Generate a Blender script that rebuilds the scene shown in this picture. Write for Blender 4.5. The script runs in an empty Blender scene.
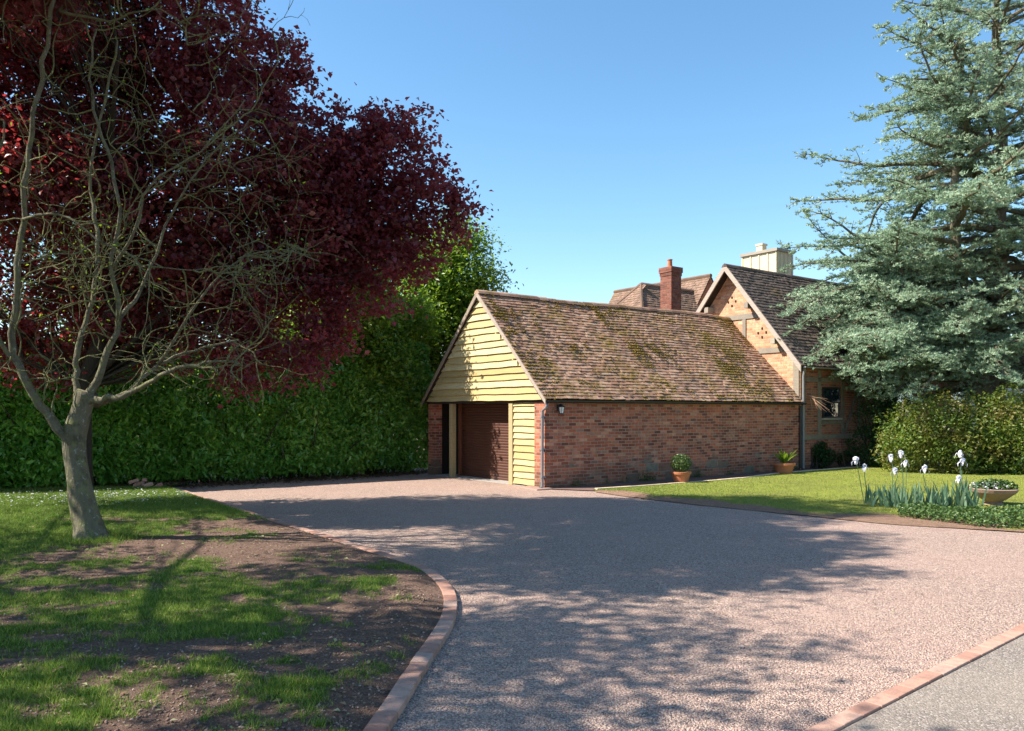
import bpy, math, random
import numpy as np
from mathutils import Vector, Matrix
R = math.radians
rng = np.random.default_rng(7)
random.seed(7)
S = bpy.context.scene
COL = S.collection

# ------------------------------------------------------------------ camera, sky, sun, exposure
F = 797.0; HZ = 411.0; CH = 1.8
cd = bpy.data.cameras.new('camera'); cam = bpy.data.objects.new('camera', cd); COL.objects.link(cam)
cam.location = (0, 0, CH); cam.rotation_euler = (R(90), 0, 0)
cd.sensor_width = 36; cd.lens = F / 1024 * 36; cd.shift_y = (HZ - 365.5) / 1024
cd.clip_start = 0.05; cd.clip_end = 2000
S.camera = cam

SUN_AZ, SUN_EL = 186.0, 45.0          # azimuth: direction towards the sun, from +X counter-clockwise
w = bpy.data.worlds.new('World'); S.world = w; w.use_nodes = True
nt = w.node_tree; nt.nodes.clear()
sky = nt.nodes.new('ShaderNodeTexSky'); sky.sky_type = 'NISHITA'; sky.sun_disc = False
sky.sun_elevation = R(SUN_EL); sky.sun_rotation = R(90 - SUN_AZ)
sky.altitude = 0; sky.air_density = 1.0; sky.dust_density = 0.4; sky.ozone_density = 1.6
bg = nt.nodes.new('ShaderNodeBackground'); bg.inputs[1].default_value = 0.108
wo = nt.nodes.new('ShaderNodeOutputWorld')
hs = nt.nodes.new('ShaderNodeHueSaturation'); hs.inputs['Saturation'].default_value = 1.18; hs.inputs['Hue'].default_value = .492
nt.links.new(sky.outputs[0], hs.inputs['Color']); nt.links.new(hs.outputs[0], bg.inputs[0]); nt.links.new(bg.outputs[0], wo.inputs[0])
sl = bpy.data.lights.new('sun', 'SUN'); sl.energy = 5.0; sl.angle = R(0.53); sl.color = (1, .93, .82)
so = bpy.data.objects.new('sun', sl); COL.objects.link(so)
sd = Vector((math.cos(R(SUN_AZ)) * math.cos(R(SUN_EL)), math.sin(R(SUN_AZ)) * math.cos(R(SUN_EL)), math.sin(R(SUN_EL))))
so.rotation_euler = sd.to_track_quat('Z', 'Y').to_euler()
S.view_settings.view_transform = 'Standard'; S.view_settings.look = 'None'
S.view_settings.gamma = 1; S.view_settings.exposure = 1.2

# ------------------------------------------------------------------ helpers
def at(px, py, Y):                     # a point of the place at distance Y
    return np.array([(px - 512) / F * Y, Y, CH + (HZ - py) / F * Y])
def gd(px, py):                        # a point on the ground
    Y = F * CH / (py - HZ); return np.array([(px - 512) / F * Y, Y])

class MB:
    def __init__(s): s.v = []; s.f = []; s.c = []; s.n = 0
    def add(s, vs, fs, rnd=None):
        n = s.n; s.v.extend([tuple(map(float, p)) for p in vs]); s.n += len(vs)
        r = random.random() if rnd is None else rnd
        for f in fs: s.f.append(tuple(i + n for i in f)); s.c.append(r)
    def box(s, a, b, rnd=None):
        x0, y0, z0 = a; x1, y1, z1 = b
        s.hexa([(x0,y0,z0),(x1,y0,z0),(x1,y1,z0),(x0,y1,z0),(x0,y0,z1),(x1,y0,z1),(x1,y1,z1),(x0,y1,z1)], rnd)
    def hexa(s, v, rnd=None):
        s.add(v, [(0,3,2,1),(4,5,6,7),(0,1,5,4),(1,2,6,5),(2,3,7,6),(3,0,4,7)], rnd)
    def beam(s, p, q, wd, th, up=(0,0,1), rnd=None):     # box between two points
        p = Vector(p); q = Vector(q); d = (q - p).normalized(); u = Vector(up)
        a = d.cross(u).normalized() * wd / 2; b = a.cross(d).normalized() * th / 2
        s.hexa([p-a-b, p+a-b, q+a-b, q-a-b, p-a+b, p+a+b, q+a+b, q-a+b], rnd)
    def prism(s, poly, off, rnd=None):                  # extrude a polygon by vector off
        n = len(poly); P = [Vector(p) for p in poly]; o = Vector(off)
        s.add(P + [p + o for p in P], [tuple(range(n))[::-1], tuple(range(n, 2*n))] +
              [(i, (i+1) % n, (i+1) % n + n, i + n) for i in range(n)], rnd)
    def tube(s, pts, rad, k=8, cap=True, rnd=None):
        pts = [Vector(p) for p in pts]; n = len(pts); vs = []; prev = None
        for i, p in enumerate(pts):
            d = (pts[min(i+1, n-1)] - pts[max(i-1, 0)])
            d = d.normalized() if d.length > 1e-7 else Vector((0,0,1))
            if prev is None: a = d.orthogonal().normalized()
            else:
                a = prev - d * prev.dot(d)
                a = a.normalized() if a.length > 1e-5 else d.orthogonal().normalized()
            prev = a; b = d.cross(a); r = rad[i] if hasattr(rad, '__len__') else rad
            for j in range(k):
                t = 2 * math.pi * j / k; vs.append(p + (a * math.cos(t) + b * math.sin(t)) * r)
        fs = [(i*k+j, i*k+(j+1) % k, (i+1)*k+(j+1) % k, (i+1)*k+j) for i in range(n-1) for j in range(k)]
        if cap: fs += [tuple(range(k))[::-1], tuple(range((n-1)*k, n*k))]
        s.add(vs, fs, rnd)
    def lathe(s, prof, c=(0,0,0), k=24, rnd=None):
        vs = []; fs = []
        for r, z in prof:
            for j in range(k):
                t = 2*math.pi*j/k; vs.append((c[0]+r*math.cos(t), c[1]+r*math.sin(t), c[2]+z))
        for i in range(len(prof)-1):
            for j in range(k): fs.append((i*k+j, i*k+(j+1)%k, (i+1)*k+(j+1)%k, (i+1)*k+j))
        s.add(vs, fs, rnd)
    def build(s, name, mat, parent=None, smooth=False, bevel=0):
        me = bpy.data.meshes.new(name); me.from_pydata(s.v, [], s.f)
        return finish(me, name, mat, parent, np.array(s.c), smooth, bevel)

def finish(me, name, mat, parent=None, facernd=None, smooth=False, bevel=0):
    me.update()
    if facernd is not None and len(me.polygons):
        tot = np.zeros(len(me.polygons), dtype=np.int32); me.polygons.foreach_get('loop_total', tot)
        a = me.attributes.new('rnd', 'FLOAT', 'CORNER'); a.data.foreach_set('value', np.repeat(facernd, tot).astype(np.float32))
    if smooth: me.polygons.foreach_set('use_smooth', np.ones(len(me.polygons), dtype=bool))
    if mat: me.materials.append(mat)
    o = bpy.data.objects.new(name, me); COL.objects.link(o)
    if parent: o.parent = parent
    if bevel:
        m = o.modifiers.new('bevel', 'BEVEL'); m.width = bevel; m.segments = 2; m.limit_method = 'ANGLE'
    return o

def fast_mesh(name, V, Fc, mat, parent=None, facernd=None, base=None, smooth=False):
    """V (n,3) array, Fc (m,k) array of equal-size faces"""
    V = np.asarray(V, dtype=np.float32).copy()
    if base is not None: V -= np.asarray(base, dtype=np.float32)
    me = bpy.data.meshes.new(name); m, k = Fc.shape
    me.vertices.add(len(V)); me.vertices.foreach_set('co', V.ravel())
    me.loops.add(m*k); me.loops.foreach_set('vertex_index', Fc.ravel().astype(np.int32))
    me.polygons.add(m); me.polygons.foreach_set('loop_start', (np.arange(m)*k).astype(np.int32))
    me.update(calc_edges=True); me.validate()
    return finish(me, name, mat, parent, facernd, smooth)

def tag(o, label, cat, group=None, kind=None):
    if label: o['label'] = label
    if cat: o['category'] = cat
    if group: o['group'] = group
    if kind: o['kind'] = kind
    return o
def thing(name, label, cat, loc=(0,0,0), rotz=0, group=None):
    o = bpy.data.objects.new(name, None); COL.objects.link(o)
    o.location = [float(c) for c in loc]; o.rotation_euler = (0, 0, rotz); o.empty_display_size = .2
    return tag(o, label, cat, group)
def struct(o): o['kind'] = 'structure'; return o

# value noise for placement
_perm = np.random.default_rng(3).random((256, 256))
def vnoise(x, y, sc=1.0, off=0):
    x = np.asarray(x)*sc + 37.3 + off*17.1; y = np.asarray(y)*sc + 91.7 + off*7.7
    xi = np.floor(x).astype(int); yi = np.floor(y).astype(int); fx = x-xi; fy = y-yi
    fx = fx*fx*(3-2*fx); fy = fy*fy*(3-2*fy)
    g = lambda a, b: _perm[a % 256, b % 256]
    return (g(xi,yi)*(1-fx)+g(xi+1,yi)*fx)*(1-fy)+(g(xi,yi+1)*(1-fx)+g(xi+1,yi+1)*fx)*fy
def fbm(x, y, sc=1.0, off=0, n=4):
    r = 0; a = .5; t = 0
    for i in range(n): r = r + a*vnoise(x, y, sc*2**i, off+i); t += a; a *= .55
    return r/t

# ------------------------------------------------------------------ materials
class NT:
    def __init__(s, name):
        s.m = bpy.data.materials.new(name); s.m.use_nodes = True; s.t = s.m.node_tree; s.t.nodes.clear()
        s.out = s.t.nodes.new('ShaderNodeOutputMaterial')
    def n(s, typ, ins=None, **kw):
        nd = s.t.nodes.new('ShaderNode'+typ)
        for k, v in kw.items(): setattr(nd, k, v)
        for k, v in (ins or {}).items(): s.set(nd.inputs[k], v)
        return nd
    def set(s, sock, v):
        if isinstance(v, bpy.types.NodeSocket): s.t.links.new(v, sock)
        elif isinstance(v, bpy.types.Node): s.t.links.new(v.outputs[0], sock)
        else: sock.default_value = (tuple(v)+(1,) if isinstance(v, (tuple, list)) and len(v) == 3 and sock.type == 'RGBA' else v)
    def coord(s): return s.n('TexCoord').outputs['Object']
    def noise(s, sc, det=4, rough=.6, vec=None, dist=0):
        d = {'Scale': sc, 'Detail': det, 'Roughness': rough, 'Distortion': dist, 'Vector': vec if vec is not None else s.coord()}
        return s.n('TexNoise', d).outputs[0]
    def ramp(s, fac, stops, interp='LINEAR'):
        nd = s.n('ValToRGB', {'Fac': fac}); cr = nd.color_ramp; cr.interpolation = interp
        while len(cr.elements) < len(stops): cr.elements.new(.5)
        for e, (p, c) in zip(cr.elements, stops):
            e.position = p; e.color = tuple(c)+(1,) if len(c) == 3 else c
        return nd.outputs[0]
    def step(s, fac, lo, hi): return s.n('MapRange', {'Value': fac, 'From Min': lo, 'From Max': hi}, clamp=True).outputs[0]
    def mix(s, f, a, b, mode='MIX'):
        nd = s.n('Mix', data_type='RGBA', blend_type=mode)
        s.set(nd.inputs[0], f); s.set(nd.inputs[6], a); s.set(nd.inputs[7], b); return nd.outputs[2]
    def math(s, op, a, b=0): 
        nd = s.n('Math', operation=op); s.set(nd.inputs[0], a); s.set(nd.inputs[1], b); return nd.outputs[0]
    def rnd(s): return s.n('Attribute', attribute_name='rnd').outputs['Fac']
    def bump(s, h, st=.5, dist=.01, nrm=None):
        d = {'Height': h, 'Strength': st, 'Distance': dist}
        if nrm is not None: d['Normal'] = nrm
        return s.n('Bump', d).outputs[0]
    def bsdf(s, col, rough=.8, nrm=None, spec=.3, metal=0, **kw):
        d = {'Base Color': col, 'Roughness': rough, 'Specular IOR Level': spec, 'Metallic': metal}
        if nrm is not None: d['Normal'] = nrm
        d.update(kw); b = s.n('BsdfPrincipled', d); s.t.links.new(b.outputs[0], s.out.inputs[0]); return b

def m_simple(name, col, rough=.7, var=.25, sc=8, spec=.3, metal=0, bump=.3, bd=.004):
    n = NT(name); f = n.noise(sc, 5, .65)
    c = n.mix(f, tuple(x*(1-var) for x in col), tuple(min(1, x*(1+var)) for x in col))
    n.bsdf(c, rough, n.bump(n.noise(sc*5, 4), bump, bd), spec, metal); return n.m

def m_brick(name, cols, mortar, stone=True, sx=1.0, off=0.0):
    n = NT(name); co = n.coord(); sp = n.n('SeparateXYZ', {'Vector': co})
    u = n.math('ADD', sp.outputs[0], sp.outputs[1])
    wob = n.noise(1.3, 3, .5, co); wv = n.math('MULTIPLY', n.math('SUBTRACT', wob, .5), .05)
    u2 = n.math('ADD', u, n.math('MULTIPLY', n.math('SUBTRACT', n.noise(5, 2, .5, co), .5), .02))
    v = n.math('ADD', n.math('ADD', sp.outputs[2], wv), off)
    vec = n.n('CombineXYZ', {'X': u2, 'Y': v})
    def bt(bw, bh, mort):
        return n.n('TexBrick', {'Vector': vec, 'Color1': (0,0,0), 'Color2': (1,1,1), 'Mortar': (.5,.5,.5), 'Scale': 1.0, 'Mortar Size': mort,
                   'Mortar Smooth': .25, 'Bias': 0.0, 'Brick Width': bw, 'Row Height': bh}, offset=.5)
    b = bt(.232, .076, .007)
    c = n.ramp(b.outputs[0], cols)
    big = n.noise(1.3, 5, .7, co)
    c = n.mix(n.math('MULTIPLY', n.step(big, .46, .64), .6), c, cols[0][1]); c = n.mix(n.math('MULTIPLY', n.step(n.noise(2.3, 6, .75, co), .56, .7), .4), c, (.5,.4,.33))
    grime = n.noise(7, 6, .7, co)
    c = n.mix(n.step(grime, .5, .78), c, (.085, .06, .05))
    fl = n.noise(34, 3, .6, co)
    c = n.mix(n.math('MULTIPLY', n.step(fl, .58, .75), .45), c, (.34, .27, .22))
    fac = n.math('MAXIMUM', b.outputs[1], n.math('MULTIPLY', n.step(n.noise(16, 5, .7, co), .60, .72), .6))
    mc = n.mix(n.noise(3, 5, .7, co), mortar, tuple(x*.55 for x in mortar))
    c = n.mix(fac, c, mc); hgt = n.math('SUBTRACT', 1, fac)
    if stone:
        s2 = bt(.47, .23, .012)
        lowm = n.step(n.math('ADD', sp.outputs[2], n.math('MULTIPLY', n.noise(1.6, 3, .5, co), 1.1)), 1.15, .95)
        pick = n.math('MULTIPLY', n.step(s2.outputs[0], .6, .65), lowm)
        sc_ = n.ramp(s2.outputs[0], [(0, (.1,.07,.055)), (.6, (.22,.11,.08)), (.8, (.2,.12,.09)), (1, (.27,.24,.18))])
        sc_ = n.mix(n.step(grime, .45, .8), sc_, (.06, .065, .045))
        sc_ = n.mix(s2.outputs[1], sc_, mc)
        c = n.mix(pick, c, sc_)
        hgt = n.math('ADD', n.math('MULTIPLY', hgt, n.math('SUBTRACT', 1, pick)), n.math('MULTIPLY', n.math('SUBTRACT', 1, s2.outputs[1]), pick))
        damp = n.step(n.math('ADD', sp.outputs[2], n.math('MULTIPLY', grime, .5)), .75, .15)
        c = n.mix(n.math('MULTIPLY', damp, .6), c, (.06, .06, .04))
    nr = n.bump(hgt, .9, .012); nr = n.bump(n.noise(45, 4, .7, co), .5, .006, nr)
    n.bsdf(c, .92, nr, .15); return n.m

def m_leaf(name, cols, trans=.35, rough=.45, spec=.4, tcol=None, patch=None):
    n = NT(name); r = n.rnd(); c = n.ramp(r, cols)
    if patch is not None:
        c = n.mix(n.math('MULTIPLY', n.step(n.noise(patch[0], 3), .45, .62), patch[2]), c, patch[1])
    b = n.bsdf(c, rough, None, spec)
    tc = n.mix(.75, c, tcol) if tcol else c
    tr = n.n('BsdfTranslucent', {'Color': tc}); mx = n.n('MixShader', {0: trans, 1: b.outputs[0], 2: tr.outputs[0]})
    n.t.links.new(mx.outputs[0], n.out.inputs[0]); return n.m

def m_bark(name, a, b, lich=None, sc=6):
    n = NT(name); co = n.coord(); mp = n.n('Mapping', {'Vector': co, 'Scale': (1, 1, .28)})
    f = n.noise(sc*3, 6, .7, mp.outputs[0]); c = n.mix(f, a, b)
    if lich:
        c = n.mix(n.math('MULTIPLY', n.step(n.noise(sc*1.2, 5, .7, co), .5, .68), .8), c, lich)
        c = n.mix(n.math('MULTIPLY', n.step(n.noise(sc*2.6, 5, .75, co), .6, .64), .85), c, (.33, .34, .28)); c = n.mix(n.math('MULTIPLY', n.step(n.noise(sc*.7, 5, .7, co), .52, .66), .6), c, tuple(x*.6 for x in a))
    n.bsdf(c, .9, n.bump(f, 1, .05), .15); return n.m

def m_wood(name, cols, sc=1.0, rough=.75):
    n = NT(name); co = n.coord(); mp = n.n('Mapping', {'Vector': co, 'Scale': (6, 3, 60)})
    r = n.rnd(); c = n.ramp(r, cols)
    g = n.noise(1.0*sc, 6, .7, mp.outputs[0])
    c = n.mix(n.math('MULTIPLY', n.step(g, .42, .7), .5), c, tuple(x*.45 for x in cols[0][1]))
    c = n.mix(n.math('MULTIPLY', n.step(n.noise(2.6, 5, .75, co), .45, .7), .5), c, (.34, .29, .19)); c = n.mix(n.math('MULTIPLY', n.step(n.noise(13, 2, .5, co), .7, .74), .7), c, (.16, .11, .055))
    n.bsdf(c, rough, n.bump(g, .4, .004), .2); return n.m

def m_tile(name, cols, moss=.5, mscale=1.1):
    n = NT(name); co = n.coord(); r = n.rnd(); c = n.ramp(r, cols)
    st = n.noise(1.7, 5, .65, co)
    c = n.mix(n.math('MULTIPLY', n.step(st, .45, .65), .55), c, (.085, .062, .052))
    li = n.noise(19, 5, .7, co)
    c = n.mix(n.math('MULTIPLY', n.step(li, .6, .68), .7), c, (.36, .33, .26))
    m1 = n.noise(mscale, 5, .68, co, .5); m2 = n.noise(11, 5, .75, co)
    mm = n.math('ADD', n.math('MULTIPLY', m1, .62), n.math('MULTIPLY', m2, .38))
    c = n.mix(n.math('MULTIPLY', n.step(mm, 1-moss-.035, 1-moss+.1), .92), c, n.mix(n.noise(30, 3, .6, co), (.11,.07,.015), (.29,.2,.04)))
    n.bsdf(c, .93, n.bump(n.noise(40, 5, .7, co), .6, .008), .15); return n.m

M = {}
M['brick'] = m_brick('old_red_brick', [(0, (.16,.05,.035)), (.3, (.36,.095,.05)), (.55, (.5,.15,.08)), (.75, (.38,.14,.09)), (.9, (.58,.25,.15)), (1, (.28,.15,.11))], (.47,.37,.29))
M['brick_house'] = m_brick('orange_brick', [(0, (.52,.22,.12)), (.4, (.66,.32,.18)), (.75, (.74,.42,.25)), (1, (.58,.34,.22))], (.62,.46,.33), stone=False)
M['brick_chim'] = m_brick('red_chimney_brick', [(0, (.15,.05,.035)), (.5, (.23,.075,.045)), (1, (.3,.12,.08))], (.25,.19,.15), stone=False)
M['tile'] = m_tile('clay_roof_tile', [(0, (.22,.12,.08)), (.3, (.31,.17,.11)), (.65, (.37,.215,.145)), (1, (.46,.295,.205))], .465)
M['tile_dark'] = m_tile('dark_roof_tile', [(0, (.07,.055,.05)), (.5, (.11,.085,.075)), (1, (.16,.12,.1))], .36)
M['tile_rear'] = m_tile('brown_roof_tile', [(0, (.17,.11,.075)), (.5, (.22,.14,.1)), (1, (.27,.175,.13))], .4)
M['moss'] = m_simple('moss', (.24,.165,.03), .95, .5, 30, .1, 0, .8, .01)
M['board'] = m_wood('sawn_weatherboard', [(0, (.44,.33,.14)), (.5, (.57,.46,.22)), (1, (.68,.58,.32))])
M['post'] = m_wood('post_oak', [(0, (.36,.27,.13)), (1, (.46,.36,.19))])  # oak darkened, putting the left post's shade into the colour
M['oldwood'] = m_wood('weathered_oak', [(0, (.3,.24,.2)), (1, (.42,.35,.3))])
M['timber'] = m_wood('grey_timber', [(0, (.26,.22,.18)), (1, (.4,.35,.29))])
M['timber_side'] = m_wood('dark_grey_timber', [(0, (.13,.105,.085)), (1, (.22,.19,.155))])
M['darkwood'] = m_simple('dark_wood', (.03,.022,.018), .8, .3, 12)
M['door'] = m_simple('brown_roller_slats', (.085,.034,.022), .45, .12, 3, .4, 0, .05)
M['frame'] = m_simple('stained_frame', (.2,.06,.03), .6, .2, 10)
M['dark'] = m_simple('inside_shade', (.02,.016,.014), .9, .3, 5)  # near-black colour standing in for shade inside the bay and air holes
M['pipe'] = m_simple('grey_pipe', (.2,.21,.22), .5, .25, 14, .4)
M['black'] = m_simple('black_pipe', (.018,.018,.02), .45, .2, 10, .5)
M['concrete'] = m_simple('concrete', (.33,.3,.27), .9, .25, 9, .2)
M['render'] = m_simple('cream_render', (.62,.53,.36), .85, .12, 4, .2)
M['pale'] = m_simple('pale_panel', (.62,.6,.56), .85, .12, 4, .2)
M['terracotta'] = m_simple('terracotta', (.4,.15,.075), .8, .22, 11, .25)
M['stone'] = m_simple('planter_stone', (.3,.2,.16), .9, .3, 12, .2, 0, .8, .01)
M['soil'] = m_simple('soil', (.06,.038,.028), .95, .4, 25, .1, 0, 1, .02)
n = NT('lamp_glass'); n.bsdf((.75,.75,.72), .15, None, .5); M['lampglass'] = n.m
n = NT('window_glass'); n.bsdf((.012,.02,.03), .04, n.bump(n.noise(2.5, 2), .15, .02), 1.0, 0, **{'IOR': 1.9}); M['glass'] = n.m

# gravel
n = NT('gravel'); co = n.coord()
v1 = n.n('TexVoronoi', {'Vector': co, 'Scale': 72, 'Randomness': 1}); v2 = n.n('TexVoronoi', {'Vector': co, 'Scale': 31, 'Randomness': 1})
sv = n.n('SeparateColor', {'Color': v1.outputs['Color']}).outputs[0]
STONES = [(0, (.15,.105,.09)), (.2, (.29,.2,.165)), (.5, (.45,.315,.25)), (.8, (.53,.39,.31)), (1, (.6,.48,.4))]
c = n.ramp(sv, STONES)
c = n.mix(n.math('MULTIPLY', n.step(v1.outputs['Distance'], .42, .75), .75), c, (.15,.1,.085))
c = n.mix(n.math('MULTIPLY', n.step(n.noise(.5, 5, .65, co), .4, .65), .35), c, (.42,.27,.22)); c = n.mix(n.math('MULTIPLY', n.step(n.noise(1.6, 6, .75, co), .5, .72), .38), c, (.24,.16,.13))
c = n.mix(n.math('MULTIPLY', n.step(n.noise(160, 2, .6, co), .55, .7), .3), c, (.62,.53,.48))
h = n.math('SUBTRACT', 1, v1.outputs['Distance']); nr = n.bump(h, 1, .012); nr = n.bump(n.noise(2.2, 5, .6, co), .4, .05, nr)
n.bsdf(c, .88, nr, .2); M['gravel'] = n.m
n = NT('gravel_stone'); c = n.ramp(n.rnd(), STONES); n.bsdf(n.mix(.2, c, n.mix(n.noise(90), (.2,.15,.13), (.7,.6,.55))), .8, None, .25); M['gstone'] = n.m
# asphalt
n = NT('asphalt'); co = n.coord(); v = n.n('TexVoronoi', {'Vector': co, 'Scale': 85}); sv = n.n('SeparateColor', {'Color': v.outputs['Color']}).outputs[0]
c = n.ramp(sv, [(0, (.13,.115,.1)), (.5, (.2,.165,.14)), (.85, (.26,.215,.185)), (1, (.38,.33,.29))])
c = n.mix(n.math('MULTIPLY', n.step(n.noise(.9, 6, .7, co), .42, .62), .5), c, (.3,.25,.2))
c = n.mix(n.math('MULTIPLY', n.step(n.noise(7, 6, .75, co), .6, .68), .5), c, (.13,.115,.1))
n.bsdf(c, .9, n.bump(n.math('SUBTRACT', 1, v.outputs['Distance']), .8, .006), .2); M['asphalt'] = n.m
# edging brick
n = NT('edging_brick'); co = n.coord(); c = n.ramp(n.rnd(), [(0, (.3,.16,.12)), (.4, (.41,.23,.17)), (.8, (.47,.29,.22)), (1, (.38,.26,.21))])
c = n.mix(n.math('MULTIPLY', n.step(n.noise(14, 6, .7, co), .48, .7), .5), c, (.14,.1,.085))
n.bsdf(c, .9, n.bump(n.noise(60, 5, .7, co), .6, .006), .2); M['edging'] = n.m
# lawns: grass / bare soil mask comes as an attribute of the ground itself
def m_lawn(name, g1, g2, s1, s2, straw):
    n = NT(name); co = n.coord(); mk = n.n('Attribute', attribute_name='mask').outputs['Fac']
    fine = n.noise(55, 4, .7, co); med = n.noise(5, 5, .65, co)
    g = n.mix(fine, g1, g2); g = n.mix(n.math('MULTIPLY', n.step(n.noise(1.1, 5, .7, co), .45, .65), straw), g, (.2,.19,.06))
    so_ = n.mix(n.step(n.noise(34, 6, .8, co), .32, .68), tuple(x*.62 for x in s1), tuple(min(1,x*1.12) for x in s2)); so_ = n.mix(n.math('MULTIPLY', n.step(med, .5, .7), .5), so_, tuple(x*.55 for x in s1))
    so_ = n.mix(n.math('MULTIPLY', n.step(n.noise(70, 2, .5, co), .66, .7), .6), so_, (.42,.32,.25))
    edge = n.step(n.math('ADD', mk, n.math('MULTIPLY', n.math('SUBTRACT', n.noise(26, 6, .8, co), .5), 1.9)), .36, .8)
    c = n.mix(edge, so_, g)
    nr = n.bump(n.noise(38, 6, .8, co), 1, .06); n.bsdf(c, .95, nr, .12); return n.m
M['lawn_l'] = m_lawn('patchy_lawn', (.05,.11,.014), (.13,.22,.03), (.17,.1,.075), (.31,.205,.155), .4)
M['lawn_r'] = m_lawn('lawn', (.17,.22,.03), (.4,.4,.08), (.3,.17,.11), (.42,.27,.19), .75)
M['ground'] = m_lawn('field', (.06,.1,.02), (.1,.16,.04), (.1,.07,.05), (.2,.14,.1), .5)
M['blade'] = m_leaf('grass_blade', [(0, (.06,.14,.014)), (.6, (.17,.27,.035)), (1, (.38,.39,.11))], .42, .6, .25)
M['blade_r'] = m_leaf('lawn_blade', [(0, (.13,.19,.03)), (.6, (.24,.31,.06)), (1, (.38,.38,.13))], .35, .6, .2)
M['purple'] = m_leaf('purple_leaf', [(0, (.045,.018,.026)), (.5, (.1,.032,.042)), (.85, (.22,.055,.065)), (1, (.38,.15,.12))], .42, .42, .45, (.62,.06,.06))
M['laurel'] = m_leaf('laurel_leaf', [(0, (.04,.13,.02)), (.5, (.1,.26,.04)), (.9, (.24,.44,.08)), (1, (.45,.48,.11))], .3, .3, .5, (.2,.45,.03))
M['laurel_y'] = m_leaf('young_laurel_leaf', [(0, (.03,.08,.012)), (.5, (.08,.16,.02)), (1, (.2,.29,.03))], .35, .4, .4, (.4,.6,.04))
M['cedar'] = m_leaf('cedar_needles', [(0, (.14,.22,.135)), (.5, (.29,.4,.265)), (1, (.54,.63,.44))], .3, .6, .2)
M['shrub'] = m_leaf('shrub_leaf', [(0, (.02,.05,.012)), (.4, (.055,.11,.018)), (.75, (.15,.22,.04)), (1, (.3,.32,.08))], .3, .45, .35, (.35,.45,.05), (1.1, (.2,.1,.04), .55))
M['dkshrub'] = m_leaf('dark_evergreen_leaf', [(0, (.012,.035,.01)), (.6, (.02,.06,.014)), (1, (.04,.1,.02))], .15, .45, .3)
M['ivy'] = m_leaf('ivy_leaf', [(0, (.03,.07,.015)), (.6, (.07,.13,.03)), (1, (.16,.22,.06))], .25, .4, .4)
M['iris'] = m_leaf('iris_leaf', [(0, (.08,.16,.09)), (.6, (.14,.24,.14)), (1, (.24,.34,.2))], .3, .45, .3)
M['petal'] = m_leaf('pale_petal', [(0, (.6,.6,.75)), (.5, (.78,.76,.84)), (1, (.85,.85,.88))], .3, .6, .2)
M['litter'] = m_leaf('fallen_leaf', [(0, (.16,.09,.05)), (.5, (.3,.22,.12)), (.8, (.42,.38,.22)), (1, (.25,.3,.1))], .2, .7, .2)
M['bark'] = m_bark('lichen_bark', (.065,.055,.036), (.25,.225,.155), (.2,.21,.075))
M['twig'] = m_bark('lichen_twig', (.11,.105,.05), (.25,.235,.12), (.22,.25,.08), 9)
M['bark_dk'] = m_bark('dark_bark', (.03,.024,.02), (.07,.055,.045))
M['bark_c'] = m_bark('cedar_bark', (.09,.075,.055), (.2,.17,.12), (.17,.17,.06))

# ------------------------------------------------------------------ the ground
LK = np.array([gd(*p) for p in [(175,490),(267,521),(319,537),(387,559),(425,571),(447,590),(452,607),(447,628),(428,655),(404,693),(380,731)]] + [(-1.0,2.0),(-1.5,-3.0)])
_o = np.argsort(LK[:,1]); _yy = np.linspace(-3, LK[:,1].max(), 400); _xx = np.interp(_yy, LK[_o,1], LK[_o,0])
_k = np.hanning(25); _k /= _k.sum(); _pad = np.pad(_xx, 12, mode='reflect', reflect_type='odd'); _xx = np.convolve(_pad, _k, 'valid')
def kerbx(Y): return np.interp(Y, _yy, _xx)

def sheet(name, poly, z, mat):
    mb = MB(); mb.add([(x, y, z) for x, y in poly], [tuple(range(len(poly)))]); return struct(mb.build(name, mat))
sheet('ground', [(-600,-300),(600,-300),(600,900),(-600,900)], -.03, M['ground'])
g = sheet('driveway', [(-14,-6),(16,-6),(16,27),(9,27),(-2.3,23.1),(-5.0,21.0),(-7.4,19.2),(-11,17),(-14,16)], 0, M['gravel'])

def lawn_grid(name, mat, rows, ncol, maskf, zf):
    """rows: list of (Y, x0, x1)"""
    V = []; nr = len(rows)
    for Y, a, b in rows:
        xs = a + (b-a)*np.linspace(0, 1, ncol); V.append(np.stack([xs, np.full(ncol, Y), np.zeros(ncol)], 1))
    V = np.concatenate(V); mk = maskf(V[:,0], V[:,1]); V[:,2] = zf(V[:,0], V[:,1], mk)
    i = np.arange(nr-1)[:,None]*ncol + np.arange(ncol-1)[None,:]; i = i.ravel()
    Fc = np.stack([i, i+1, i+ncol+1, i+ncol], 1)
    o = fast_mesh(name, V, Fc, mat, smooth=True)
    a = o.data.attributes.new('mask', 'FLOAT', 'POINT'); a.data.foreach_set('value', mk.astype(np.float32)); return struct(o)
def mask_l(x, y):
    f = fbm(x*.7, y, 2.6, 2, 5); g = fbm(x*.8, y, .55, 9, 3)
    f2 = fbm(x, y, 9, 3, 3); grass = (f-.5)*2.4 + .53 + (g-.5)*1.8 + (f2-.5)*1.1
    left = np.clip((-2.9 - x - .12*(y-8))/3.2, -.6, 1.2)*np.clip((y-5)/3, .15, 1)
    bare = np.exp(-(((x+3.3)/2.1)**2 + ((y-10.6)/1.7)**2))*1.0 + np.exp(-(((x+1.7)/1.1)**2 + ((y-9.4)/1.2)**2))*.35
    far = np.clip((y-12.6)/1.5, 0, 1)*1.3
    return np.clip(grass + left*.5 + far - bare, 0, 1)
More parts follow.
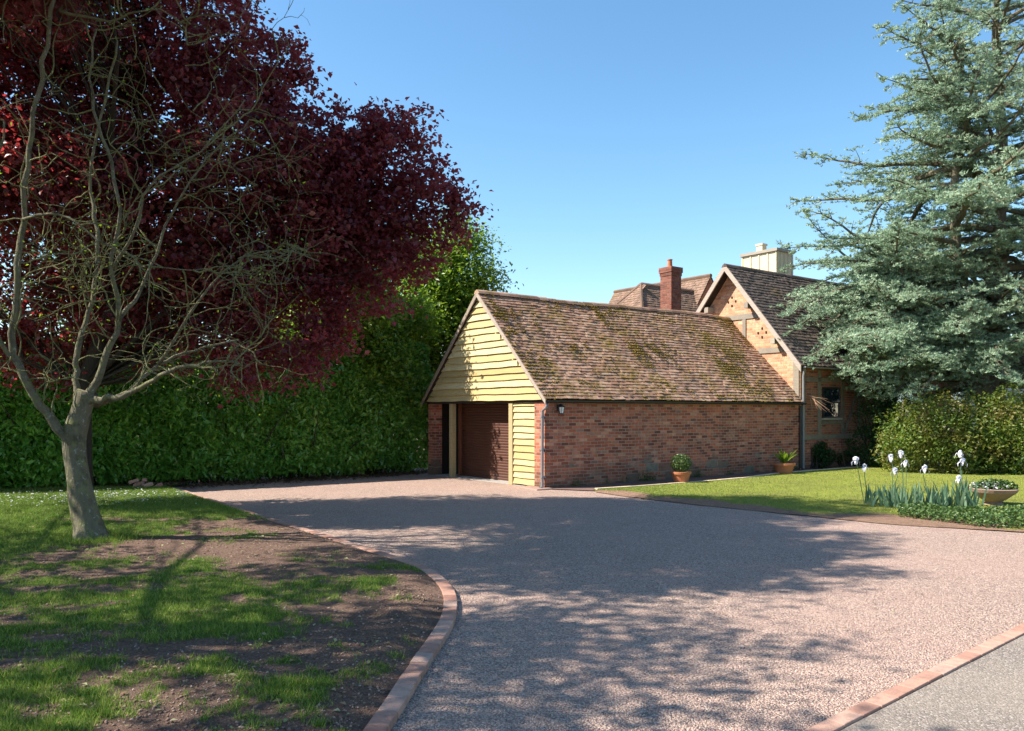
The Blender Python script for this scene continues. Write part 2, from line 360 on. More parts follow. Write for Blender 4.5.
def z_l(x, y, m):
    e = np.clip((kerbx(np.minimum(y, _yy[-1])) - x)/.3, 0, 1)
    return .028 + e*(.02 + .05*fbm(x, y, .5, 4, 3) + .018*m + .016*fbm(x, y, 9, 5, 2))
hb = lambda Y: -11.5 + (Y-16.6)*1.5
rows = []
for Y in np.arange(-3, 19.2, .05):
    x1 = float(kerbx(min(Y, _yy[-1])))-.055
    if Y > _yy[-1]: x1 -= (Y-_yy[-1])*1.1
    rows.append((Y, -15.0, x1))
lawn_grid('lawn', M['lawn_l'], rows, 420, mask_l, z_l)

# right-hand lawn between gravel and paved path
GE = np.array([gd(*p) for p in [(596,492.5),(625,497),(700,506),(760,511.5),(820,518),(880,524),(950,529),(1024,533)]] + [(11.5,10.9),(16,10.4)])
KB = np.array([gd(*p) for p in [(596,491.5),(640,488.5),(700,484),(740,480.5),(775,477)]] + [(8.7,23.3),(10.6,24.7),(13,25.6),(18,26.4)])
KB[4] = (7.25, 22.1)
rows = []
xs = np.arange(GE[0,0], 16, .06)
V=[]; nc=150
ge = np.interp(xs, GE[:,0], GE[:,1]) + (fbm(xs, xs*0, 1.8, 3)-.5)*.25; kb = np.interp(xs, KB[:,0], KB[:,1])
P = np.stack([np.repeat(xs, nc), (ge[:,None] + (np.maximum(kb-ge,.02))[:,None]*np.linspace(0,1,nc)[None,:]).ravel()], 1)
dist = P[:,1] - np.repeat(ge, nc)
mk = np.clip((dist-.25)/1.0 + (fbm(P[:,0], P[:,1], 1.6, 6)-.5)*2.2 + np.clip(dist-1.2,0,1)*1.2, 0, 1)
Z = .004 + np.clip(dist/.5, 0, 1)*.03 + .02*fbm(P[:,0], P[:,1], .8, 8) + .01*mk
i = (np.arange(len(xs)-1)[:,None]*nc + np.arange(nc-1)[None,:]).ravel()
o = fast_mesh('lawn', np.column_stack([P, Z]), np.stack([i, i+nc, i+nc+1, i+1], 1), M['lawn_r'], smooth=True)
a = o.data.attributes.new('mask', 'FLOAT', 'POINT'); a.data.foreach_set('value', mk.astype(np.float32)); struct(o)
LR = (P, mk, Z)

# paved path beside the garage and its pale kerb
mb = MB(); wl = [(.78+.803*s_, 18.4+.596*s_) for s_ in (0, 10, 26)]
mb.add([(x, y, .02) for x, y in [(.72,18.3)] + list(map(tuple, KB)) + [wl[2], wl[1], wl[0]]], [tuple(range(len(KB)+4))])
m_path = m_simple('path_paving', (.16,.1,.085), .9, .3, 6, .2, 0, .6, .01)
struct(mb.build('path', m_path))
def edging(name, pts, wd, ln, z0, z1, mat, gap=.008, jit=.006, bevel=.006):
    pts = [Vector((p[0], p[1], 0)) for p in pts]; mb = MB()
    seg = [0]
    for a, b in zip(pts, pts[1:]): seg.append(seg[-1] + (b-a).length)
    def P(s_):
        for i in range(len(seg)-1):
            if s_ <= seg[i+1] or i == len(seg)-2: return pts[i].lerp(pts[i+1], (s_-seg[i])/max(1e-6, seg[i+1]-seg[i]))
    s_ = 0
    while s_ + ln < seg[-1]:
        a = P(s_); b = P(s_+ln-gap); d = (b-a).normalized(); nn = Vector((-d.y, d.x, 0))*wd/2
        h = z1 + random.uniform(-jit, jit)*.4; o_ = nn*random.uniform(-.03, .03)
        a = a+o_; b = b+o_
        mb.hexa([a-nn+Vector((0,0,z0)), b-nn+Vector((0,0,z0)), b+nn+Vector((0,0,z0)), a+nn+Vector((0,0,z0)),
                 a-nn+Vector((0,0,h)), b-nn+Vector((0,0,h+random.uniform(-jit,jit)*.5)), b+nn+Vector((0,0,h+random.uniform(-jit,jit)*.5)), a+nn+Vector((0,0,h))])
        s_ += ln
    return struct(mb.build(name, mat, bevel=bevel))
edging('brick_edging', [(kerbx(y), y) for y in np.arange(-2.5, _yy[-1], .1)], .125, .225, -.02, .05, M['edging'])
m_pk = m_simple('pale_kerb', (.62,.46,.32), .9, .2, 8, .2)
edging('stone_kerb', [tuple(p) for p in KB], .1, .45, -.02, .075, m_pk, .004, .004)
ra = np.array([4.24,6.58]); rb = np.array([1.72,4.45]); d = (ra-rb)/np.linalg.norm(ra-rb); 
edging('brick_edging', [tuple(rb-d*5), tuple(ra+d*14)], .11, .225, -.02, .022, M['edging'], .005, .003)
nn = np.array([d[1], -d[0]])*.06
q0 = rb-d*5+nn; q1 = ra+d*14+nn
sheet('road', [tuple(q0), (q0[0]+14, q0[1]-2), (q1[0]+14, q1[1]-2), tuple(q1)], .006, M['asphalt'])

# ------------------------------------------------------------------ the garage
ANG = math.atan2(.596, .803)
def loc2w(x, y): return (.78 + .803*x - .596*y, 18.4 + .596*x + .803*y)
GA = thing('garage', 'low red brick garage with mossy tiled roof and yellow boarded gable', 'garage', (.78, 18.4, 0), ANG)
W = 5.3; RZ = 4.86; EZ = 2.06; HW = W/2
mb = MB()
mb.box((0.02, 0, -.1), (10, .24, 2.05)); mb.box((0, W-.24, -.1), (10, W, 2.05))
mb.box((9.76, .24, -.1), (9.995, W-.24, 2.05))
mb.box((0, 4.95, -.1), (.24, W-.24-.002, 2.0))
mb.box((-.004, .003, -.1), (.3, .42, 2.04))
gw = mb.build('brick_wall', M['brick'], GA)
mb = MB(); mb.box((.0, .24, -.01), (9.76, W-.24, .012)); mb.build('floor', M['concrete'], GA)
# weatherboards
def boards(mb, y0f, y1f, zs, x=-.0, th=.034):
    for i in range(len(zs)-1):
        za, zb = zs[i], zs[i+1]+.03
        ya, yb = y0f(za), y1f(za)
        if yb-ya < .06: continue
        N = max(2, int((yb-ya)/.12)); vs = []; off = random.random()*50; r = random.random(); jt = random.uniform(-.004,.004)
        for j in range(N+1):
            f = j/N; y = ya+(yb-ya)*f; yt = y0f(zb)+(y1f(zb)-y0f(zb))*f
            wv = .005*math.sin(off+y*2.3)+.004*math.sin(off*2+y*7.1)
            vs += [(x-th-.02+jt, y, za+wv), (x-.008, yt, zb), (x-.004, y, za+wv)]
        fs = []
        for j in range(N):
            a = j*3; fs += [(a, a+1, a+4, a+3), (a+2, a, a+3, a+5)]
        mb.add(vs, fs, r)
zs = [2.06]
while zs[-1] < 4.7: zs.append(zs[-1]+random.uniform(.155,.195))
EV = 2.06; sl_ = (RZ-EV)/(HW+.12)
lo = lambda z: max(.0, (z-EV)/sl_-.12+.02); hi = lambda z: W-lo(z)
mb = MB(); boards(mb, lo, hi, zs, -.03)
for yy in (1.0, 1.7): mb.beam((-.08, yy+.02, 2.06+yy*.98), (-.2, yy+.02, 2.06+yy*.98), .05, .04)
mb.build('gable_weatherboard', M['board'], GA)
mb = MB(); mb.prism([(-.02, .0, 2.055), (-.02, W, 2.055), (-.02, HW, RZ-.1)], (.06, 0, 0)); mb.box((-.03, .02, 2.0), (.2, W-.02, 2.055)); mb.build('gable_backing', M['darkwood'], GA)
zs2 = [0.04]
while zs2[-1] < 1.95: zs2.append(min(2.02, zs2[-1]+random.uniform(.14,.175)))
mb = MB(); boards(mb, lambda z: .42, lambda z: 1.27, zs2, .05); mb.build('side_weatherboard', M['board'], GA)
mb = MB(); mb.box((.052, .42, 0), (.1, 1.27, 2.0)); mb.build('panel_backing', M['darkwood'], GA)
for a, b in ((1.27, 1.43), (4.02, 4.16)):
    mb = MB(); mb.box((-.02, a, 0), (.12, b, 2.0)); mb.build('oak_post', M['post'], GA, bevel=.01)
DX = .42
for a, b in ((4.2, 4.3), (1.4, 1.46)):
    mb = MB(); mb.box((DX-.05, a, 0), (DX+.08, b, 2.02)); mb.build('door_frame', M['frame'], GA)
door = MB(); z = .02; prof = []
while z < 2.0: prof += [(0, z), (-.012, z+.012), (-.014, z+.05), (-.002, z+.066)]; z += .07
vs = []; fs = []
for (x_, z_) in prof: vs += [(DX+x_, 1.46, z_), (DX+x_, 4.2, z_)]
for i in range(len(prof)-1): fs.append((2*i, 2*i+1, 2*i+3, 2*i+2))
door.add(vs, fs); dr = door.build('roller_door', M['door'], GA)
mb = MB(); mb.box((DX-.028, 2.45, .12), (DX-.014, 2.6, .15)); mb.build('door_handle', M['black'], dr)
mb = MB(); mb.box((DX-.03, 1.46, 0.0), (DX+.02, 4.2, .02)); mb.build('door_sill', M['concrete'], GA)
mb = MB(); mb.box((DX+.06, 4.25, 0), (4.5, 4.3, 2.04)); mb.box((DX+.09, .3, 2.0),(DX+.2,4.24,2.05)); mb.box((.62, 4.302, 0.013), (.66, 5.055, 2.04)); mb.box((.245,5.035,.013),(.618,5.056,2.04)); mb.box((.04,.26,2.06),(9.7,W-.26,2.09)); mb.build('partition_and_shade_panels', M['dark'], GA)  # partition, plus added near-black panels standing in for the open bay's shade

def tile_slope(mb, O, U, V, N, L, Sl, clip=None, tw=.17, gg=.115, sag=None, th=.02, lift=.037):
    """tiles over the slope: O lower corner, U along the eave, V up the slope, N outwards"""
    O, U, V, N = map(Vector, (O, U, V, N)); nr = int(Sl/gg); nc = int(L/tw)
    for r in range(nr+1):
        offs = (.5 if r % 2 else 0)*tw
        rowj = random.uniform(-.006, .006)
        for c in range(-1, nc+1):
            u0 = c*tw+offs+random.uniform(-.006, .006); u1 = u0+tw-.004-random.random()*.004
            u0 = max(u0, 0); u1 = min(u1, L)
            if u1-u0 < .02: continue
            v0 = r*gg+random.uniform(-.009, .009)+rowj; v1 = min(v0+gg*1.9, Sl)
            if v1-v0 < .03: continue
            if clip and not clip((u0+u1)/2, v0+gg*.5): continue
            l0 = lift+random.uniform(-.003, .006); l1 = l0-.03; tl = random.uniform(-.006, .006)
            if random.random() < .02: l0 += .015
            sg = sag(u0, v0) if sag else 0
            P = lambda u, v, h: O+U*u+V*v+N*(h+sg)
            mb.add([P(u0,v0,l0-th+tl),P(u1,v0,l0-th-tl),P(u0,v0,l0+tl),P(u1,v0,l0-tl),P(u1,v1,l1),P(u0,v1,l1)],
                   [(0,1,3,2),(2,3,4,5),(1,4,3),(0,2,5)])
th_ = math.atan2(RZ-EV, HW+.12); c_, s_n = math.cos(th_), math.sin(th_)
Sl = (HW+.12)/c_
sagf = lambda u, v: -.03*math.sin(u*.63)*v/4 + .012*math.sin(u*1.9+v*1.3) - .02*math.sin(v/4*math.pi)
mb = MB()
tile_slope(mb, (-.13, -.12, EV), (1,0,0), (0,c_,s_n), (0,-s_n,c_), 10.08, Sl, None, sag=sagf)
tile_slope(mb, (-.13, W+.12, EV), (1,0,0), (0,-c_,s_n), (0,s_n,c_), 10.08, Sl, None, sag=sagf)
rf = mb.build('roof', M['tile'], GA)
mb = MB()
for x in np.arange(-.14, 9.9, .33):
    z = RZ+.0+sagf(x+.13, Sl)-random.random()*.012; sec = [(-.12,-.075),(-.07,-.005),(0,.035),(.07,-.005),(.12,-.075)]
    x1 = x+.325; r_ = random.random()
    vs = [(x, HW+a, z+b+.04) for a, b in sec]+[(x1, HW+a, z+b+.045) for a, b in sec]
    mb.add(vs, [(i, i+1, i+6, i+5) for i in range(4)]+[(0,1,2,3,4)[::-1]], r_)
mb.build('ridge_tiles', M['tile'], rf)
mb = MB()   # roof deck
for sg in (0, 1):
    yy = lambda y: y if not sg else W-y
    mb.prism([(-.1, yy(-.08), EV), (-.1, yy(HW), RZ-.04), (-.1, yy(HW), RZ-.12), (-.1, yy(-.0), 2.03)], (10.04, 0, 0))
mb.build('roof_deck', M['darkwood'], rf)
# moss lumps on the tiles
PH = (1+5**.5)/2
ICO = np.array([(-1,PH,0),(1,PH,0),(-1,-PH,0),(1,-PH,0),(0,-1,PH),(0,1,PH),(0,-1,-PH),(0,1,-PH),(PH,0,-1),(PH,0,1),(-PH,0,-1),(-PH,0,1)])/math.hypot(1,PH)
ICF = np.array([(0,11,5),(0,5,1),(0,1,7),(0,7,10),(0,10,11),(1,5,9),(5,11,4),(11,10,2),(10,7,6),(7,1,8),(3,9,4),(3,4,2),(3,2,6),(3,6,8),(3,8,9),(4,9,5),(2,4,11),(6,2,10),(8,6,7),(9,8,1)])
def lumps(C, sc, rg, flat=None):
    n_ = len(C); V = ICO[None]*rg.uniform(.6, 1.3, (n_,12,1))*sc[:,None,:]
    a = rg.uniform(0, 2*np.pi, n_)
    if flat is None: x = V[...,0]*np.cos(a)[:,None]-V[...,1]*np.sin(a)[:,None]; y = V[...,0]*np.sin(a)[:,None]+V[...,1]*np.cos(a)[:,None]; V = np.stack([x, y, V[...,2]], 2)
    V = V + C[:,None,:]; Fc = (ICF[None]+(np.arange(n_)*12)[:,None,None]).reshape(-1,3)
    return V.reshape(-1,3), Fc
u = rng.uniform(0, 10, 26000); v = rng.uniform(.02, Sl, 26000)
band = np.exp(-((u-v*.35-7.6)/.8)**2)*.22 + np.exp(-((u+v*.35-5.2)/.5)**2)*.08 + np.clip((v-3.2)/.8,0,1)*.07 + np.clip((.5-v)/.5,0,1)*.06 + np.exp(-(u/.6)**2)*.06
kk = (fbm(u, v, 1.3, 11)*.5+fbm(u, v, 5, 12)*.4 + band + .2*rng.random(len(u))) >.705
u, v = u[kk], v[kk]; v = np.round(v/.115)*.115-.004+rng.normal(0,.012,len(v))
Pm = np.stack([u-.13, -.12+v*c_-s_n*.035, EV+v*s_n+c_*.035], 1); sc = np.stack([rng.uniform(.015,.045,len(u)), rng.uniform(.01,.024,len(u)), rng.uniform(.008,.02,len(u))], 1)
V_, F_ = lumps(Pm, sc, rng, 1); ms = fast_mesh('moss', V_, F_, M['moss'], rf, smooth=True); ms['kind'] = 'stuff'
# barge boards
for sgn in (0, 1):
    mb = MB(); yy = (lambda y: y) if not sgn else (lambda y: W-y)
    mb.prism([(-.145, yy(-.16), 1.95), (-.145, yy(-.16), 2.06), (-.145, yy(HW), RZ+.01), (-.145, yy(HW), RZ-.13)], (.028, 0, 0))
    mb.build('barge_board', M['oldwood'], GA)
# gutter, downpipe
mb = MB(); prof = [(-.055,.0),(-.05,-.03),(-.025,-.05),(0,-.055),(.025,-.05),(.05,-.03),(.055,0),(.045,0),(0,-.045),(-.045,0)]
mb.prism([(-.1, -.15+a, 2.045+b) for a, b in prof], (10.15, 0, 0)); 
for x in np.arange(.3, 10, .9): mb.box((x, -.2, 2.03), (x+.03, -.02, 2.044))
gt = mb.build('gutter', M['black'], GA)
mb = MB(); mb.tube([(-.06,-.14,1.97),(-.07,-.1,1.88),(-.075,.03,1.8),(-.075,.04,.3),(-.075,.04,.06),(-.15,.02,.03)], .034, 10)
for z in (1.65, .9, .25): mb.tube([(-.075,.04,z),(-.075,.04,z+.05)], .043, 10); mb.box((-.08,.0,z+.01),(-.0,.08,z+.035))
mb.build('downpipe', M['pipe'], GA, smooth=False)
mb = MB(); mb.hexa([(-.42,-.2,-.01),(.05,-.22,-.01),(.05,.7,-.01),(-.3,.6,-.01),(-.4,-.18,.03),(.04,-.2,.035),(.04,.68,.035),(-.29,.58,.028)]); mb.build('drain_slab', M['stone'], GA, bevel=.01)
mb = MB()
mb.tube([(9.93,-.06,1.96),(9.93,-.06,.05)], .034, 10)
for z in (1.6,.8): mb.tube([(9.93,-.06,z),(9.93,-.06,z+.05)], .044, 10)
mb.build('downpipe', M['black'], GA)
# wall lantern
p = loc2w(.36, -.0)
LN = thing('wall_lantern', 'small black lantern with white glass on brick wall near garage corner', 'lamp', (p[0], p[1], 1.86), ANG)
mb = MB(); mb.box((-.03,-.02,-.06),(.03,-.001,.1)); mb.tube([(0,-.02,.07),(0,-.09,.1),(0,-.13,.08)], .01, 6); mb.build('bracket', M['black'], LN)
mb = MB(); mb.lathe([(.0,.11),(.03,.09),(.085,.04),(.08,.03),(.0,.035)], (0,-.13,0), 6); mb.lathe([(.0,-.13),(.05,-.125),(.05,-.11),(0,-.105)], (0,-.13,0), 6)
for j in range(6):
    t = j*math.pi/3; mb.beam((.072*math.cos(t),-.13+.072*math.sin(t),.035),(.05*math.cos(t),-.13+.05*math.sin(t),-.115), .008,.008)
mb.build('cage', M['black'], LN)
mb = MB(); mb.lathe([(.045,-.11),(.066,.03)], (0,-.13,0), 6); mb.build('glass', M['lampglass'], LN)

# ------------------------------------------------------------------ the farmhouse
HO = thing('farmhouse', 'old brick and timber farmhouse behind the garage with tall chimneys', 'house', (*loc2w(10, 0), 0), ANG)
def H(p): return (p[0]-10, p[1], p[2])
A_Y = 2.55; A_Z = 6.6; HE = 5.1; SLP = 1.215; HX = 28.0
we = A_Z - .12 - A_Y*SLP
mb = MB()
mb.prism([H((10.0,0,-.1)), H((10.0,HE,-.1)), H((10.0,HE,we)), H((10.0,A_Y,A_Z-.12)), H((10.0,0,we))], (.24,0,0))
M['brick_weathered'] = m_brick('old_house_brick', [(0, (.15,.055,.035)), (.3, (.33,.1,.05)), (.7, (.42,.14,.07)), (1, (.28,.13,.09))], (.38,.31,.25))  # darker, redder, more weathered brick of the side and rear walls
gbw = mb.build('gable_wall', M['brick_house'], HO)
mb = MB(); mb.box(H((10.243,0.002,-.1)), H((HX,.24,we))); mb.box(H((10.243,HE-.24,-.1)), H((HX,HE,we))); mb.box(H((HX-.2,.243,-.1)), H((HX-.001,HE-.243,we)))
sw = mb.build('side_wall', M['brick_weathered'], HO)
# air holes in diamond clusters (dark blocks on the gable, the holes' shade put into their colour)
def hole(y, z):
    for dy, dz in ((0,.14),(0,-.14),(.15,0),(-.15,0)):
        if (dy,dz) == (0,0): continue
        mb = MB(); mb.box(H((9.985, y+dy-.028, z+dz-.035)), H((10.002, y+dy+.028, z+dz+.035))); mb.build('air_hole', M['dark'], gbw)
hole(2.55, 5.42); hole(1.37, 4.3)
def gable_beam(a, b, wd=.16):
    mb = MB(); mb.beam(H((9.985, *a)), H((9.985, *b)), wd, .05, (1,0,0)); return mb.build('timber_beam', M['timber'], HO)
def gb2(y0,z0,y1,z1,w_=.17):
    mb = MB(); dy, dz = y1-y0, z1-z0; L = math.hypot(dy,dz); ny, nz = -dz/L*w_/2, dy/L*w_/2
    mb.prism([H((9.965,y0+ny,z0+nz)),H((9.965,y1+ny,z1+nz)),H((9.965,y1-ny,z1-nz)),H((9.965,y0-ny,z0-nz))], (.03,0,0)); mb.build('timber_beam', M['timber'], HO)
gb2(1.42, 4.88, 3.7, 4.88); gb2(.5, 3.72, 1.5, 3.72); gb2(2.05,3.9,2.05,4.79,.13); gb2(.13,2.1,.13,3.35,.2)
# side timber frame
def sb(x0,z0,x1,z1,w_=.18):
    mb = MB(); dx, dz = x1-x0, z1-z0; L = math.hypot(dx,dz); nx, nz = -dz/L*w_/2, dx/L*w_/2
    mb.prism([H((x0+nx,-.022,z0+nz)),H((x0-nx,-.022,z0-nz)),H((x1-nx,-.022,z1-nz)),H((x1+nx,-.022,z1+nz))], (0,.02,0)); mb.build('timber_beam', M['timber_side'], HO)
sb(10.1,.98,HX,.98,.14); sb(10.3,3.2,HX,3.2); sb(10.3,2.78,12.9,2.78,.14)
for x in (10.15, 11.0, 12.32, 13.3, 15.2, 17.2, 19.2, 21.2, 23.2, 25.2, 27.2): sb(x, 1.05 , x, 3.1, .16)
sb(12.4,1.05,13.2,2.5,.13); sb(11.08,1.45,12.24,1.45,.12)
for x0 in (21.3, 23.3, 25.3):
    mb = MB(); mb.box(H((x0,-.012,1.1)), H((x0+1.8,.0,3.1))); mb.build('rendered_panel', M['pale'], HO)
mb = MB(); mb.box(H((10.05,-.05,-.1)), H((HX,-.001,.9))); mb.build('stone_plinth', M['brick'], HO)
def window(x0,x1,z0,z1,bars=True):
    wf = MB(); t = .045; y0, y1 = -.05, .0
    wf.box(H((x0,y0,z0)),H((x1,y1,z0+t))); wf.box(H((x0,y0,z1-t)),H((x1,y1,z1)))
    wf.box(H((x0,y0,z0+t)),H((x0+t,y1,z1-t))); wf.box(H((x1-t,y0,z0+t)),H((x1,y1,z1-t)))
    wf.box(H((x0+t,y0,(z0+z1)/2-.02)),H((x1-t,y1,(z0+z1)/2+.02)))
    if bars: wf.box(H(((x0+x1)/2-.015,y0+.006,z0+t)),H(((x0+x1)/2+.015,y1,(z0+z1)/2-.02))); wf.box(H(((x0+x1)/2-.015,y0+.006,(z0+z1)/2+.02)),H(((x0+x1)/2+.015,y1,z1-t)))
    wo_ = wf.build('window', M['black'], HO)
    mb = MB(); zm = (z0+z1)/2
    mb.box(H((x0+t,-.02,z0+t)),H((x1-t,-.016,zm-.02)))
    mb.hexa([H(p) for p in [(x0+t,-.045,zm+.03),(x1-t,-.045,zm+.03),(x1-t,-.04,zm+.03),(x0+t,-.04,zm+.03),(x0+t,-.024,z1-t),(x1-t,-.024,z1-t),(x1-t,-.019,z1-t),(x0+t,-.019,z1-t)]])
    mb.build('pane', M['glass'], wo_)
    mb = MB(); mb.box(H((x0-.04,-.1,z0-.06)),H((x1+.04,-.0,z0-.002))); mb.build('sill', M['timber'], wo_)
window(11.17, 12.12, 1.58, 2.55, False); window(15.6, 16.8, 1.5, 2.6); window(19.6, 20.8, 1.5, 2.6)
# main roof
thh = math.atan(SLP); ch_, sh_ = math.cos(thh), math.sin(thh); OV = .28
Slh = (A_Y+OV)/ch_; ez = A_Z-(A_Y+OV)*SLP
mb = MB()
tile_slope(mb, H((9.62,-OV,ez)), (1,0,0), (0,ch_,sh_), (0,-sh_,ch_), HX-9.5, Slh, None, .19, .14)
tile_slope(mb, H((9.62,HE+OV,ez)), (1,0,0), (0,-ch_,sh_), (0,sh_,ch_), HX-9.5, Slh, None, .19, .14)
r2 = mb.build('roof', M['tile_dark'], HO)
mb = MB()
for sg in (0,1):
    yy = lambda y: y if not sg else HE-y
    mb.prism([H((9.66, yy(-OV+.05), ez+.0)), H((9.66, yy(A_Y), A_Z-.03)), H((9.66, yy(A_Y), A_Z-.13)), H((9.66, yy(-OV+.1), ez-.06))], (HX-9.6,0,0))
mb.build('roof_deck', M['darkwood'], r2)
mb = MB()
for x in np.arange(9.6, HX, .33):
    z = A_Z+.02; sec = [(-.12,-.1),(-.07,-.02),(0,.03),(.07,-.02),(.12,-.1)]
    mb.add([H((x, A_Y+a, z+b)) for a, b in sec]+[H((x+.325, A_Y+a, z+b)) for a, b in sec], [(i,i+1,i+6,i+5) for i in range(4)]+[(4,3,2,1,0)])
mb.build('ridge_tiles', M['tile_dark'], r2)
for sg in (0,1):
    yy = (lambda y: y) if not sg else (lambda y: HE-y)
    mb = MB(); mb.prism([H((9.6,yy(-OV),ez-.19)),H((9.6,yy(-OV),ez+.02)),H((9.6,yy(A_Y),A_Z+.03)),H((9.6,yy(A_Y),A_Z-.2))], (.045,0,0)); mb.build('barge_board', M['oldwood'], HO)
    for yq in (.75, 1.75):
        zq = A_Z-.42-(A_Y-yq)*SLP
        mb = MB(); mb.box(H((9.655,yy(yq)-.08,zq-.1)),H((10.0,yy(yq)+.08,zq+.08))); mb.build('purlin_end', M['timber'], HO)
mb = MB(); mb.tube([H((10.06,-.13,ez-.02)),H((10.06,-.1,ez-.15)),H((10.06,-.07,ez-.3)),H((10.06,-.07,.05))], .036, 10); mb.prism([H((9.7,-OV-.06+a,ez-.02+b)) for a,b in prof[:0] or [(-.055,.0),(-.03,-.045),(.03,-.045),(.055,0)]], (HX-9.8,0,0))
mb.build('downpipe', M['pipe'], HO)
# chimneys
def brick_chimney(x, y, sx, sy, top, mat, base=0.):
    mb = MB(); mb.box(H((x-sx,y-sy,base)),H((x+sx,y+sy,top-.32)))
    mb.box(H((x-sx-.02,y-sy-.02,top-.32)),H((x+sx+.02,y+sy+.02,top-.2))); mb.box(H((x-sx-.045,y-sy-.045,top-.2)),H((x+sx+.045,y+sy+.045,top)))
    return mb.build('chimney', mat, HO)
ch = brick_chimney(10.9, 6.05, .27, .27, 7.14, M['brick_chim'])
mb = MB(); mb.lathe([(.1,0),(.11,.04),(.095,.06),(.085,.26),(.1,.28),(.1,.31),(.07,.31),(.07,.05)], H((10.85,6.05,7.14)), 14); mb.build('chimney_pot', M['terracotta'], ch)
# rear wing A: hipped roof running away, and cross wing B
Ax, Ay, Az = 12.36, 9.0, 7.02; hw = 3.0; ae = 3.6
mb = MB(); mb.box(H((9.7,6.25,-.1)),H((20,11.8,ae+.05))); mb.box(H((13.9,6.3,ae+.05)),H((18.1,14,4.0))); mb.build('rear_wing_wall', M['brick_weathered'], HO)
mb = MB(); pa = math.atan2(Az-ae, hw); ca, sa = math.cos(pa), math.sin(pa); SA = hw/ca
tile_slope(mb, H((9.4,Ay-hw,ae)), (1,0,0), (0,ca,sa), (0,-sa,ca), 11, SA, lambda u,v: u > v*ca*.985, .19, .14)
tile_slope(mb, H((9.4,Ay+hw,ae)), (1,0,0), (0,-ca,sa), (0,sa,ca), 11, SA, lambda u,v: u > v*ca*.985, .19, .14)
ph = math.atan2(Az-ae, 2.96); cp, sp_ = math.cos(ph), math.sin(ph)
tile_slope(mb, H((9.4,Ay-hw,ae)), (0,1,0), (cp,0,sp_), (-sp_,0,cp), 2*hw, 2.96/cp, lambda u,v: v*cp < min(u, 2*hw-u)+.05, .19, .14)
ra_ = mb.build('roof', M['tile_rear'], HO)
mb = MB(); mb.add([H(p) for p in [(9.42,Ay-hw,ae),(9.42,Ay+hw,ae),(Ax,Ay,Az-.02),(20,Ay-hw,ae),(20,Ay+hw,ae),(20,Ay,Az-.02)]], [(0,2,1),(0,3,5,2),(1,2,5,4),(3,4,5)]); mb.build('roof_deck', M['darkwood'], ra_)
mb = MB(); mb.tube([H((9.4,Ay-hw,ae+.03)),H((Ax,Ay,Az+.03))], .07, 6); mb.tube([H((9.4,Ay+hw,ae+.03)),H((Ax,Ay,Az+.03))], .07, 6); mb.tube([H((Ax,Ay,Az+.02)),H((20,Ay,Az+.02))], .09, 6); mb.build('ridge_tiles', M['tile_rear'], ra_)
Bx, By, Bz, be = 16.0, 8.35, 7.66, 3.9; bw = 2.5
mb = MB(); pb = math.atan2(Bz-be, bw); cb, sb_ = math.cos(pb), math.sin(pb)
tile_slope(mb, H((Bx-bw,By,be)), (0,1,0), (cb,0,sb_), (-sb_,0,cb), 6, bw/cb, None, .19, .14)
tile_slope(mb, H((Bx+bw,By,be)), (0,1,0), (-cb,0,sb_), (sb_,0,cb), 6, bw/cb, None, .19, .14)
rb_ = mb.build('roof', M['tile_rear'], HO)
mb = MB(); mb.prism([H((Bx-bw+.04,By+.02,be-.02)),H((Bx,By+.02,Bz-.05)),H((Bx+bw-.04,By+.02,be-.02))], (0,5.9,0)); mb.build('wing_gable', M['brick_weathered'], rb_)
mb = MB(); mb.tube([H((Bx,By,Bz+.03)),H((Bx,By+6,Bz+.03))], .09, 6); mb.build('ridge_tiles', M['tile_rear'], rb_)
# cream chimney stacks
def cream_chimney(x, y, sx, sy, top, base):
    mb = MB(); mb.box(H((x-sx,y-sy,base)),H((x+sx,y+sy,top-.12)))
    for i in range(5):
        f = i/4; mb.box(H((x-sx-.03,y-sy+f*(2*sy)-.03,base+.3)),H((x-sx-.001,y-sy+f*(2*sy)+.03,top-.16)))
        mb.box(H((x-sx+f*(2*sx)-.03,y-sy-.03,base+.3)),H((x-sx+f*(2*sx)+.03,y-sy-.001,top-.16)))
    c_h = mb.build('chimney', M['render'], HO)
    mb = MB(); mb.box(H((x-sx-.08,y-sy-.08,top-.12)),H((x+sx+.08,y+sy+.08,top))); mb.build('chimney_cap', M['timber'], c_h)
    mb = MB(); mb.box(H((x-sx+.35,y+sy-.75,top)),H((x-sx+.65,y+sy-.45,top+.32))); mb.box(H((x-sx+.32,y+sy-.78,top+.32)),H((x-sx+.68,y+sy-.42,top+.4))); mb.build('chimney_pot', M['render'], c_h)
cream_chimney(17.4, 6.5, .55, .85, 8.55, 3.5); cream_chimney(27.0, 4.0, .5, .7, 8.2, 3.5)

